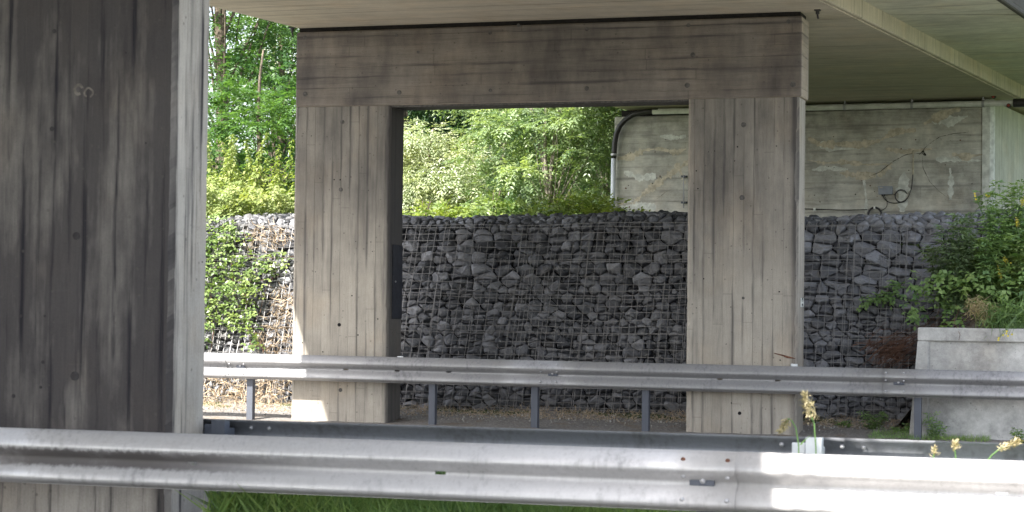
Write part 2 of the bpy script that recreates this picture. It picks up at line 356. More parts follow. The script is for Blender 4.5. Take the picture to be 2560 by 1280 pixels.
deck_box(eL - 1.37, eL - 1.193, 5.31, 5.68).build('edge_beam', m_edge, deck, bevel=.015, seg=1)
# drip lip along the slab's lower right arris and its joints
rb = deck_box(eR - .10, eR - .06, ZS - .012, ZS + .01); rb.build('drip_lip', m_soffit, deck)
for yj in (24.4, 28.2, 31.0):       # joint across the wing
    MB().add([(dl(eR+.01,yj), yj, ZW-.003), (dl(eR+.01,yj)+.018, yj+.02, ZW-.003), (dl(eR+1.43,yj+.6), yj+.57, ZW+.026), (dl(eR+1.43,yj+.6), yj+.55, ZW+.026)], [(0,1,2,3)]).build('joint', m_crack, deck)
for s_, off in ((1, eR + 1.38), (-1, eL - 1.30)):
    rl = MB()
    for h in (5.6, 5.95, 6.3): rl.tube([(dl(off, y), y, h) for y in (Y0, Y1)], .022, 6)
    for y in np.arange(Y0 + .5, Y1, 2.0): rl.box((dl(off, y)-.03, y-.03, 5.25), (dl(off, y)+.03, y+.03, 6.3))
    rl.build('parapet_railing', m_rail_mid, deck)
# small drip hooks under the slab beside the far portal
for px, py, lb in ((2044, 24, 'small dark drip spout under the slab at the right end of the far crossbeam'), (731, 66, 'small dark drip spout under the slab at the left end of the far crossbeam')):
    p = at(px, py, 22.45)
    t = MB().tube([(p.x, p.y, ZS), (p.x, p.y, ZS-.05)], .022, 10).box((p.x-.035, p.y-.035, ZS-.012), (p.x+.035, p.y+.035, ZS))
    t.tube([(p.x, p.y, ZS-.05), (p.x+.004, p.y, ZS-.09), (p.x+.012, p.y, ZS-.10)], .012, 8)
    tag(t.build('drip_spout', m_black, smooth=False), lb, 'drip spout', 'drip spouts under the slab')

# ------------------------------------------------------------------ portal piers
T = .465
def pillar_mesh(x0, x1, y0, y1, z0, z1, ch=.02, rough=.004, seed=0, step=.05):
    """upright with chamfered arrises that wander and chip a little"""
    r = random.Random(seed); n = int((z1-z0)/step); mb = MB(); V = []
    base = [(x0+ch,y0),(x1-ch,y0),(x1,y0+ch),(x1,y1-ch),(x1-ch,y1),(x0+ch,y1),(x0,y1-ch),(x0,y0+ch)]
    chip = [0.0]*4
    for i in range(n+1):
        z = z0 + (z1-z0)*i/n
        for k in range(4):
            chip[k] = chip[k]*.75 + r.gauss(0, rough) 
            if r.random() < .02: chip[k] += rough*5
        a, b, c_, d = [abs(q) for q in chip]
        pts = [(x0+ch+a,y0),(x1-ch-b,y0),(x1,y0+ch+b*.6),(x1,y1-ch-c_),(x1-ch-c_,y1),(x0+ch+d,y1),(x0,y1-ch-d),(x0,y0+ch+a*.6)]
        V += [(x, y, z) for x, y in pts]
    Fc = [(i*8+j, i*8+(j+1) % 8, (i+1)*8+(j+1) % 8, (i+1)*8+j) for i in range(n) for j in range(8)] + [tuple(reversed(range(8))), tuple(range(n*8, n*8+8))]
    return mb.add(V, Fc)
def disc(px, py, Y, r, mat, parent, name='tie_hole'):
    p = at(px, py, Y); n = 14; a = [(p.x+r*math.cos(2*math.pi*i/n)*(1+.08*math.sin(3*i)), Y-.0025, p.z+r*math.sin(2*math.pi*i/n)) for i in range(n)]
    return MB().prism(a, 0, 0, (0, .003, 0)).build(name, mat, parent)
YF = 22.5
x_l0, x_l1 = at(731, 770, YF).x, at(971, 770, YF).x
x_r0, x_r1 = at(1716.5, 770, YF).x, at(1994, 770, YF).x
ZB = 3.775
far = empty('portal_pier', 'grey concrete portal pier beyond the far barrier, two square pillars under a sooty crossbeam', 'bridge pier', 'portal piers under the bridge')
m_far_left = concrete('left_pillar_concrete', (.38,.35,.305), 'X', .115, line=.75, soot=.5, grade=(1.0, 3.2, .12), streak=.45, edge=(x_l1, .08))
pl = pillar_mesh(x_l0, x_l1, YF, YF+T, -.15, ZB, seed=3).build('pillar', m_far_left, far)
m_far_right = concrete('right_pillar_concrete', (.38,.35,.305), 'X', .115, line=.75, soot=.54, soot_dir=(0,-1,0), grade=(1.0, 3.0, .12), streak=.45, edge=(x_r1, .12))
pr = pillar_mesh(x_r0, x_r1, YF, YF+T, -.15, ZB, seed=5, rough=.006).build('pillar', m_far_right, far)
MB().box((x_l0+.004, YF-.012, ZB+.002), (x_r1+.03, YF+T+.012, 4.695)).build('crossbeam', m_far_beam, far, bevel=.022, seg=2)
MB().box((x_l0+.03, YF+.03, 4.695), (x_r1, YF+T-.03, ZS-.002)).build('bearing_gap_fill', m_gap, far)
# lip under the beam
MB().box((x_l0+.02, YF+.02, ZB-.02), (x_r1-.01, YF+T-.02, ZB+.001)).build('joint_strip', m_disc, far)
for px, py, r in ((763,94,.024),(991,88,.02),(1225,82,.022),(1296,63,.02),(1467,73,.022),(1721,63,.024),(1971,54,.024),(763,235,.03),(998,231,.028),(1226,226,.022),(1467,221,.026),(1718,213,.03),(1982,211,.032),(1732,137,.028),(1045,130,.018)):
    disc(px, py, YF-.014, r, m_disc, far)
for px, py, r in ((856,305,.026),(852,474,.026),(851,975,.024),(1859,312,.03),(1855,494,.03),(1858,745,.016)): disc(px, py, YF-.001, r, m_disc, pl if px < 1300 else pr)
for px, py, r in ((848,812,.022),(1849,1033,.02)): disc(px, py, YF-.002, r, m_hole, pl if px < 1300 else pr)
rs = random.Random(4)
for k in range(46):        # small blow holes and scabs
    px, py = (rs.uniform(745, 960), rs.uniform(300, 900)) if k % 2 else (rs.uniform(1730, 1970), rs.uniform(300, 1050))
    disc(px, py, YF-.001, rs.uniform(.004, .009), m_hole, pl if k % 2 else pr, 'blow_hole')
# rust-stained bar and spall on the right pillar
p = at(1962, 888, YF); s_ = MB()
s_.tube([(p.x-.12, YF-.004, p.z+.02), (p.x-.03, YF-.006, p.z+.0), (p.x+.03, YF-.004, p.z-.02), (p.x+.12, YF-.003, p.z-.035)], [.004, .008, .013, .004], 6).build('exposed_rebar', m_rust, pr)
# cover plate on the inner side of the left pillar
z0_, z1_ = at(990, 797, YF+.2).z, at(990, 612, YF+.2).z
pc = MB().box((x_l1-.001, YF+.10, z0_), (x_l1+.018, YF+.42, z1_)).build('cover_plate', m_panel, pl, bevel=.004, seg=1)
MB().tube([(x_l1+.018, YF+.17, z0_+.45), (x_l1+.03, YF+.17, z0_+.45)], .012, 8).build('bolt', m_bolt, pc)

# rotated number plate on the right side face of the right pillar, with its two characters
za, zb = at(2003, 768, YF+.25).z, at(2003, 745, YF+.25).z
plate = MB().box((x_r1, YF+.20, za), (x_r1+.006, YF+.40, zb)).build('number_plate', m_white, bevel=.002, seg=1)
tag(plate, 'small white number plate with two dark characters on the side of the right pillar', 'number plate')
tc = bpy.data.curves.new('digits', 'FONT'); tc.body = '32'; tc.size = .13; tc.align_x = 'CENTER'; tc.align_y = 'CENTER'; tc.extrude = .001
tmp = bpy.data.objects.new('digits_curve', tc); dm = bpy.data.meshes.new_from_object(tmp); bpy.data.objects.remove(tmp); dm.materials.clear(); dm.name = 'digits'
to = link('digits', dm, m_ink, plate)
mt = Matrix(((0, 0, 1), (0, -1, 0), (1, 0, 0))).to_4x4()   # characters lie on their side, reading upwards
mt = Matrix(((0, 0, 1, x_r1+.0075), (0, -1, 0, YF+.30), (1, 0, 0, (za+zb)/2), (0, 0, 0, 1)))
to.matrix_basis = mt

YN = 10.68
xn1 = at(430, 770, YN).x
near = empty('portal_pier', 'dark sooty concrete portal pier standing right behind the near barrier', 'bridge pier', 'portal piers under the bridge')
wN = 1.24; wP = (x_r1 - x_l0)
nr = pillar_mesh(xn1-wN, xn1, YN, YN+T, -.15, ZB, ch=.028, rough=.0022, seed=8, step=.03).build('pillar', m_near_pillar, near)
nl = pillar_mesh(xn1-wP, xn1-wP+wN, YN, YN+T, -.15, ZB, ch=.03, seed=9).build('pillar', m_near_pillar, near)
MB().box((xn1-wP, YN-.012, ZB+.002), (xn1+.03, YN+T+.012, 4.695)).build('crossbeam', m_far_beam, near, bevel=.022)
MB().box((xn1-wP+.03, YN+.03, 4.695), (xn1, YN+T-.03, ZS-.002)).build('bearing_gap_fill', m_gap, near)
for px, py, r in ((191,590,.024),(187,940,.028),(136,78,.014),(130,322,.014),(107,905,.010),(102,968,.009),(112,790,.008),(34,990,.012),(315,132,.006),(365,358,.006),(52,790,.010)): disc(px, py, YN-.001, r, m_ndisc, nr)
def ring(px, py, Y, r0, r1, a0, a1, mat, parent, name):
    p = at(px, py, Y); n = 16; V = []
    for i in range(n+1):
        a = a0+(a1-a0)*i/n; k = 1+.06*math.sin(5*i)
        V += [(p.x+r0*k*math.cos(a), Y-.002, p.z+r0*k*math.sin(a)), (p.x+r1*k*math.cos(a), Y-.002, p.z+r1*k*math.sin(a))]
    return MB().add(V, [(2*i, 2*i+1, 2*i+3, 2*i+2) for i in range(n)]).build(name, mat, parent)
ring(197, 224, YN-.001, .018, .036, .3, 5.2, m_scab, nr, 'scab'); ring(222, 232, YN-.001, .022, .034, -1.2, 4.2, m_scab, nr, 'scab')
disc(506, 655, YN, .004, m_hole, nr, 'blow_hole')

# ------------------------------------------------------------------ crash barriers (W-beam sections on posts)
WP = [(0,0),(.03,.022),(.062,.055),(.079,.078),(.083,.092),(.080,.104),(.060,.124),(.032,.144),(.017,.154),(.015,.162),(.016,.172),(.026,.186),(.052,.212),(.074,.240),(.083,.262),(.082,.276),(.070,.288),(.040,.300),(.004,.310)]
def rail_panel(mb, x0, x1, y, zt, out=-1, slots=(), push=0.0, slope=0.0, xr=0.0, th=.004):
    """one pressed beam section; y is the plane of its edges, it bulges by `out`; slots are real holes in the trough"""
    cuts = [x0, x1]
    for s in slots:
        if x0 < s < x1: cuts += [s-.03, s+.03]
    k = x0 + .5
    while k < x1: cuts.append(k); k += .5
    cuts = sorted(set(cuts)); hole = [(s-.03, s+.03) for s in slots]
    n = len(WP); V = []
    for layer in (0, 1):
        for x in cuts:
            z0 = zt + slope * (x - xr)
            for o_, d in WP: V.append((x, y + out*(o_ + push - layer*th), z0 - d))
    L = len(cuts)*n; Fc = []
    for i in range(len(cuts)-1):
        isH = any(abs(cuts[i]-a) < 1e-6 and abs(cuts[i+1]-b) < 1e-6 for a, b in hole)
        for j in range(n-1):
            if isH and j in (8, 9): continue
            a = i*n+j
            Fc.append((a, a+1, a+n+1, a+n)); Fc.append((L+a, L+a+n, L+a+n+1, L+a+1))
        for j in (0, n-1): a = i*n+j; Fc.append((a, a+n, L+a+n, L+a))
    for i in (0, len(cuts)-1):
        for j in range(n-1): a = i*n+j; Fc.append((a, L+a, L+a+1, a+1))
    return mb.add(V, Fc)
def bolt(parent, x, y, z, mat, nrm=-1, r=.014, h=.010, name='bolt'):
    mb = MB(); n = 10; V = []
    for rr, hh in ((r, 0), (r, h*.4), (r*.7, h*.85), (0.0001, h)):
        V += [(x+rr*math.cos(2*math.pi*i/n), y+nrm*hh, z+rr*math.sin(2*math.pi*i/n)) for i in range(n)]
    mb.add(V, [(k*n+i, k*n+(i+1) % n, (k+1)*n+(i+1) % n, (k+1)*n+i) for k in range(3) for i in range(n)])
    return mb.build(name, mat, parent, smooth=True)
def wp_out(d):
    for (a, b), (c_, e) in zip(WP, WP[1:]):
        if b <= d <= e: return a + (c_-a)*(d-b)/(e-b)
    return 0
def cpost(parent, x, y, z0, z1, mat, wd=.085, dp=.07, flip=1):
    t = .006; mb = MB()
    mb.box((x-wd/2, y-dp/2, z0), (x+wd/2, y-dp/2+t, z1)); mb.box((x+wd/2*flip-(t if flip > 0 else 0), y-dp/2+t, z0), (x+wd/2*flip+(0 if flip > 0 else t), y+dp/2, z1))
    mb.box((x-wd/2*flip-(0 if flip > 0 else t), y-dp/2+t, z0), (x-wd/2*flip+(t if flip > 0 else 0), y+dp/2, z1))
    mb.box((x-wd/2+t, y-dp/2+t, z1-.006), (x+wd/2-t, y+dp/2, z1-.001))
    return mb.build('post', mat, parent)

# near barrier
YR = 10.06; zt = .634
nb = empty('crash_barrier', 'bright galvanised crash barrier running across the foreground in front of the near pillar', 'crash barrier', 'steel crash barriers')
seam = at(1840, 1200, YR-.05).x
slotx = [at(px, 1180, YR-.015).x for px in (482, 790, 1102, 2505)] + [seam + 1.9, seam - 6.5, seam - 5.2]
e = [seam-8, seam-4, seam, seam+4, seam+8]
for k in range(-3, 4):
    a, b = seam + 4.34*k - 4.34, seam + 4.34*k
    rail_panel(MB(), a - (.0 if k else 0), b + (.0), YR, zt, -1, slotx, push=(.0 if k % 2 else .0045)).build('beam_section', m_rail_near, nb, smooth=True)
    if -2 <= k <= 1:
        for dx, cols in ((.272, 1), (.042, 0)):
            for d in (.045, .128, .246):
                rusty = (d < .1)
                bolt(nb, b-dx, YR-wp_out(d)-.004, zt-d, m_rust if rusty else m_bolt, -1, .013, .007)
        x = b - .18
        q = MB().box((x-.065, YR-.030, zt-.178), (x+.065, YR-.022, zt-.128)).build('slot_washer', m_post, nb, bevel=.003, seg=1); bolt(q, x+.005, YR-.030, zt-.152, m_bolt, -1, .016, .012)
        cpost(nb, x, YR+.09, -.3, zt-.02, m_post)
        MB().box((x-.05, YR-.005, zt-.26), (x+.05, YR+.05, zt-.05)).build('spacer', m_post, nb, bevel=.004, seg=1)
# middle barrier, seen from behind
YM = 11.20; zm = .647
mbr = empty('crash_barrier', 'crash barrier seen from behind just above the near one, its dark hollow side towards us', 'crash barrier', 'steel crash barriers')
xm = at(2110, 1110, YM).x
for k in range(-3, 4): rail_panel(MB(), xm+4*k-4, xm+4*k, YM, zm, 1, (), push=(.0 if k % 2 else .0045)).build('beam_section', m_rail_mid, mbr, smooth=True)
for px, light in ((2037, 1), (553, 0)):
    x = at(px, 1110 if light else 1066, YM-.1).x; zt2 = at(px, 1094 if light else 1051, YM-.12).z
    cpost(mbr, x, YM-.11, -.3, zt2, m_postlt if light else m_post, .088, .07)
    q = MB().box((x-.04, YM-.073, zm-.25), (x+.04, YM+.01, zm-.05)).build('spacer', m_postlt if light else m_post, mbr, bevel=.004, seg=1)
    for dx in (-.21, -.09, .13, .25):
        for d in (.05, .135): bolt(mbr, x+dx, YM+wp_out(d)-.006, zm-d, m_bolt, -1, .014, .014)
    cl = MB().box((x-.135, YM-.06, zm-.15), (x-.06, YM-.035, zm-.03)).build('clamp', m_postlt if light else m_post, mbr, bevel=.003, seg=1)
# far barrier
YB = 22.36; SL = -.0037; xr = -10.3; zf = .757
fb = empty('crash_barrier', 'grey crash barrier on short posts running in front of the far pillars and stone wall', 'crash barrier', 'steel crash barriers')
seam2 = at(1347, 920, YB).x; seam3 = at(2207, 940, YB).x; pitch = seam3-seam2
sl2 = [at(px, 930, YB-.015).x for px in (865, 993, 1122, 1660, 1800, 1945, 2530)]
for k in range(-4, 5):
    a = seam2 + pitch*k
    rail_panel(MB(), a, a+pitch, YB, zf, -1, sl2, push=(.0 if k % 2 else .0045), slope=SL, xr=xr).build('beam_section', m_rail_far, fb, smooth=True)
    if -1 <= k <= 2:
        zz = zf + SL*(a-xr)
        for dx in (.04, .235):
            for d in (.045, .128, .246): bolt(fb, a+dx, YB-wp_out(d)-.006, zz-d, m_bolt, -1, .012, .007)
        q = MB().box((a+.12, YB-.030, zz-.178), (a+.235, YB-.022, zz-.128)).build('slot_washer', m_post, fb, bevel=.003, seg=1); bolt(q, a+.175, YB-.030, zz-.15, m_bolt, -1, .014, .01)
for px in (627, 1082, 1338, 1615, 2295, 2760, 120, -150):
    x = at(px, 1000, YB+.06).x; cpost(fb, x, YB+.06, -.3, zf+SL*(x-xr)-.02, m_post, .078, .08)
for px in (1000, 1985): # brackets to the pillars
    x = at(px, 900, YB).x
    MB().box((x-.04, YB+.0, .66), (x-.034, YB+.13, .76)).box((x-.04, YB+.0, .66), (x+.04, YB+.006, .76)).build('bracket', m_postlt, fb)

# ------------------------------------------------------------------ abutment
A0 = at(1531, 772, 32.85); A1 = at(2468, 784, 32.2); A0.z = A1.z = 0
ux = (A1-A0).normalized(); an = Vector((-ux.y, ux.x, 0)); AL = (A1-A0).length       # an points away from the road
ab = empty('abutment', 'weathered grey concrete abutment wall with pale crack repairs under the far end of the deck', 'abutment', loc=A0, rz=math.atan2(ux.y, ux.x))
inv = Matrix.Translation(A0) @ Matrix.Rotation(math.atan2(ux.y, ux.x), 4, 'Z'); inv = inv.inverted()
def aw(px, py, off=0.0):             # photo pixel -> abutment wall coordinates
    return inv @ on_plane(px, py, A0 - an*off, an)
MB().box((0, 0, 1.5), (AL-.09, 1.0, 4.615)).build('wall', m_abut, ab, bevel=.02, seg=1)
MB().box((.02, .30, 4.615), (AL-.09, .95, 4.748)).build('bearing_gap_fill', m_gap, ab)
MB().prism([(AL-.089, -.02, 1.5), (AL+.03, -.02, 1.5), (AL+.08, .03, 1.5), (AL+.08, .16, 1.5), (AL-.089, .16, 1.5)], 0, 0, (0, 0, 3.22)).build('lit_corner', m_lime_lit, ab)  # light on the corner chamfer put into this pale material
sd_ = (inv.to_3x3() @ Vector((SK, .99, 0))).normalized()
q0 = Vector((AL+.06, .163, 1.5)); q1 = q0 + sd_*9
MB().add([q0, q1, q1+Vector((0,0,3.2)), q0+Vector((0,0,3.2)), q0+Vector((-.3,0,0)), q1+Vector((-.3,0,0)), q1+Vector((-.3,0,3.2)), q0+Vector((-.3,0,3.2))],
         [(0,1,2,3),(5,4,7,6),(3,2,6,7),(0,3,7,4),(1,5,6,2)]).build('return_wall', m_abut_side, ab)
def stroke(pts, wd, name, mat, parent, off=.003, jag=.4, seed=0, sub=14, conv=aw):
    """a smear or crack that follows photo pixels along the wall, with ragged edges"""
    r = random.Random(seed); P = [conv(a, b) for a, b in pts]; Q = []
    for i in range(len(P)-1):
        for k in range(sub): Q.append((P[i].lerp(P[i+1], k/sub), (i+k/sub)/(len(P)-1)))
    Q.append((P[-1], 1)); V = []; wk = 1.0
    for i, (p, t) in enumerate(Q):
        d = (Q[min(i+1, len(Q)-1)][0]-Q[max(i-1, 0)][0]).normalized(); nn = Vector((-d.z, 0, d.x))
        wk = max(.3, min(1.9, wk + r.gauss(0, jag*.6) - (wk-1)*.15)); ww = wd * wk * (.35 + .65*math.sin(math.pi*min(1, max(0, t*.9+.05)))); jg = jag*.25
        V.append(p + nn*ww*(1+r.uniform(-jg, jg)) + Vector((0, -off, 0))); V.append(p - nn*ww*(1+r.uniform(-jg, jg)) + Vector((0, -off, 0)))
    return MB().add(V, [(2*i, 2*i+2, 2*i+3, 2*i+1) for i in range(len(Q)-1)]).build(name, mat, parent)
# the pale mortar along the old cracks
for i, (pts, wd) in enumerate([
    ([(1548,510),(1585,508),(1612,482),(1640,462),(1665,442),(1700,420),(1722,402)], .055), ([(1543,396),(1575,393),(1612,375),(1650,372)], .05), ([(1650,372),(1690,382),(1716,372)], .045),
    ([(1690,408),(1702,430),(1712,460)], .05), ([(2020,345),(2050,362),(2090,360),(2150,362),(2200,352)], .045), ([(2200,352),(2235,330),(2290,325)], .035),
    ([(2020,400),(2060,408),(2110,405),(2170,412),(2215,410)], .03), ([(2195,440),(2215,425),(2230,408)], .06), ([(2215,372),(2260,380),(2330,372)], .025), ([(2380,385),(2415,392),(2466,385)], .06),
    ([(2310,310),(2350,290),(2400,270)], .07), ([(2100,432),(2150,440),(2190,438)], .04)]):
    stroke(pts, wd, 'mortar_smear', m_patch, ab, .003+.0004*i, .55, i)
for i, (pts, wd) in enumerate([([(2260,430),(2258,480),(2255,530)], .07), ([(2375,420),(2378,450),(2376,500)], .035), ([(1650,340),(1690,345),(1715,340)], .04), ([(2160,450),(2166,500),(2165,535)], .03), ([(1560,430),(1600,445),(1640,440)], .07), ([(1550,520),(1600,512),(1640,520)], .06), ([(2030,352),(2080,372),(2150,372)], .05), ([(2340,398),(2400,400),(2462,402)], .06), ([(2030,425),(2070,420),(2120,424)], .035), ([(2330,300),(2370,306),(2420,290)], .05)]):
    stroke(pts, wd, 'lime_streak', m_lime_lit, ab, .0015+.0003*i, .5, 40+i)
for i, (pts, wd) in enumerate([
    ([(2170,443),(2200,430),(2222,412),(2240,400),(2262,388),(2285,383),(2305,385)], .006), ([(2305,385),(2312,370),(2330,355),(2350,342),(2385,334),(2430,330)], .007), ([(2298,386),(2308,378),(2314,388),(2306,384)], .014),
    ([(2306,390),(2308,420),(2325,455),(2350,480),(2378,500)], .004), ([(1640,500),(1665,480),(1685,470)], .003), ([(2232,404),(2240,400)], .012)]):
    stroke(pts, wd*.6, 'crack', m_crack, ab, .0085+.0004*i, .6, 70+i)
rs = random.Random(12)
for k in range(26):
    p = aw(rs.uniform(1560, 1710) if k % 3 == 0 else rs.uniform(2025, 2440), rs.uniform(340, 520)); r_ = rs.uniform(.006, .013)
    MB().prism([(p.x+r_*math.cos(a), -.0125, p.z+r_*math.sin(a)) for a in np.linspace(0, 2*math.pi, 8)[:-1]], 0, 0, (0, .012, 0)).build('anchor_hole', m_rust if k % 2 else m_crack, ab)
# drain pipe under the slab
def ap(px, py, off=.10): return on_plane(px, py, A0 - an*off, an)
dp = empty('drain_pipe', 'long grey drain pipe under the slab with a black elbow bending down the abutment corner', 'drain pipe')
a = ap(1632, 279); b = ap(2548, 257)
MB().tube([a, b, b + (b-a).normalized()*1.2], .048, 14).build('pipe_run', m_pipe, dp, smooth=True)
MB().tube([ap(x, y) for x, y in ((1646,277.5),(1625,278),(1602,281),(1582,287),(1564,299),(1550,314),(1541,334),(1537,356),(1535.5,378),(1534.5,396))], .045, 14).build('elbow', m_black, dp, smooth=True)
MB().tube([ap(1534.5, 384), ap(1534.5, 389)], .054, 14).build('collar', m_bolt, dp)
MB().tube([ap(1534, 395), ap(1531, 560)], .040, 14).build('down_pipe', m_pipew, dp, smooth=True)
for px in (2112, 2280, 2458):
    p = ap(px, 279 - (px-1632)*.024); MB().tube([p-ux*.02, p+ux*.02], .055, 14).box((p.x-.012, p.y-.012, p.z+.05), (p.x+.012, p.y+.012, ZS)).build('pipe_clamp', m_bolt, dp)
p = ap(2550, 257); MB().tube([p-ux*.10, p+ux*.16], .068, 14).build('coupling', m_black, dp)
for px, py in ((2484, 241), (2522, 264)):
    p = ap(px, py, .16); q = MB().tube([p+an*.06, p-an*.02], .035, 10).build('clamp_cap', m_black, dp); MB().tube([p-an*.021, p-an*.03], .022, 10).build('red_insert', m_red, q)
# junction box, cables
p0 = ap(2198, 487, .0); p1 = ap(2232, 466, .0)
jb = empty('junction_box', 'small grey electrical junction box on the abutment wall', 'junction box')
def wbox(P, Q, d0, d1):
    a_, b_ = P - an*d0, Q - an*d0; h = Vector((0, 0, b_.z-a_.z)); r_ = Vector((b_.x-a_.x, b_.y-a_.y, 0)); n_ = -an*(d1-d0)
    return MB().add([a_, a_+r_, a_+r_+h, a_+h, a_+n_, a_+r_+n_, a_+r_+h+n_, a_+h+n_], [(0,1,2,3),(4,7,6,5),(0,4,5,1),(1,5,6,2),(2,6,7,3),(3,7,4,0)])
wbox(p0, p1, .002, .07).build('housing', m_box, jb, bevel=.006, seg=2)
wbox(ap(2201, 470.5, 0), ap(2209, 468, 0), .0705, .073).build('sticker', m_patch, jb)
wbox(ap(2197, 468.5, 0), ap(2233, 465.5, 0), .0702, .076).build('cover_edge', m_box, jb)
for px in (2206, 2211): MB().tube([ap(px, 486, .03), ap(px, 491, .03)], .012, 8).build('cable_gland', m_black, jb)
def cable(pts, r_, name, mat, parent=None, off=.02):
    P = [ap(a_, b_, off) for a_, b_ in pts]; Q = []
    for i in range(len(P)-1):
        pa, pb, pc, pd = P[max(i-1,0)], P[i], P[i+1], P[min(i+2,len(P)-1)]
        for k in range(5):
            t = k/5; Q.append(.5*((2*pb)+(pc-pa)*t+(2*pa-5*pb+4*pc-pd)*t*t+(3*pb-pa-3*pc+pd)*t**3))
    Q.append(P[-1]); return MB().tube(Q, r_, 8).build(name, mat, parent, smooth=True)
cb = empty('cable', 'black cable looping once beside the junction box and up to a pale conduit', 'cable')
cable([(2207,489),(2214,500),(2228,507),(2250,506),(2268,496),(2278,472),(2281,450),(2282,436)], .0075, 'lead', m_black, cb)
cable([(2253+15*math.cos(t), 490+15.5*math.sin(t)) for t in np.linspace(.4, 5.9, 14)], .0095, 'loop', m_black, cb, .03)
MB().tube([ap(2283, 436, .03), ap(2283, 376, .03)], .013, 10).build('conduit', m_patch, cb, smooth=True)
c2 = empty('cable', 'thin black cable along the abutment foot ending in a coil above the stones', 'cable')
cable([(1990,521),(2038,523),(2110,525),(2168,524)], .007, 'lead', m_black, c2)
cable([(2187+16*math.cos(t), 536+17*math.sin(t)) for t in np.linspace(2.7, 6.9, 14)], .017, 'coil', m_black, c2, .04)
cable([(2200,528),(2214,520),(2218,508),(2213,492)], .005, 'tail', m_black, c2)
for px, py in ((2038, 523), (2188, 519)): wbox(ap(px-2, py+4, 0), ap(px+2, py-3, 0), .0, .065).build('cable_clip', m_white, c2)
# upright bar between wall and pillar, seen past the right pillar's edge
hb = empty('wall_handle', 'thin upright metal bar on the abutment beside the right pillar', 'bar')
MB().tube([ap(1709, 440, .08), ap(1709, 520, .08)], .011, 8).build('bar', m_rail_far, hb)
for y in (440, 505): wbox(ap(1706, y+4, 0), ap(1718, y-1, 0), 0.001, .075).build('bracket', m_post, hb)

# ------------------------------------------------------------------ gabion wall
GX0, GX1 = -15.5, -1.4; GT = 2.50
def G(s, t, d):
    """point on the battered face: s along X, t up the face, d outwards"""
    bul = .03*math.sin(s*1.3+t) + .02*math.sin(s*3.7-2*t); ang = R(20)
    if t < GT: y = 24.12 + math.sin(ang)*t; z = .02 + math.cos(ang)*t; nrm = Vector((0, -math.cos(ang), math.sin(ang)))
    else:
        k = t-GT; a1 = ang + min(1.2, k/.28); z = .02 + math.cos(ang)*GT + .28*(math.sin(a1)-math.sin(ang))*(1 if k < .34 else 1); y = 24.12 + math.sin(ang)*GT + .28*(math.cos(ang)-math.cos(a1)) + max(0, k-.34)*.97
        nrm = Vector((0, -math.cos(a1), math.sin(a1)))
    return Vector((s, y, z)) + nrm*(d+bul)
gab = empty('gabion_wall', 'long sloping gabion wall of dark broken stone behind rusty-grey wire mesh', 'gabion wall')
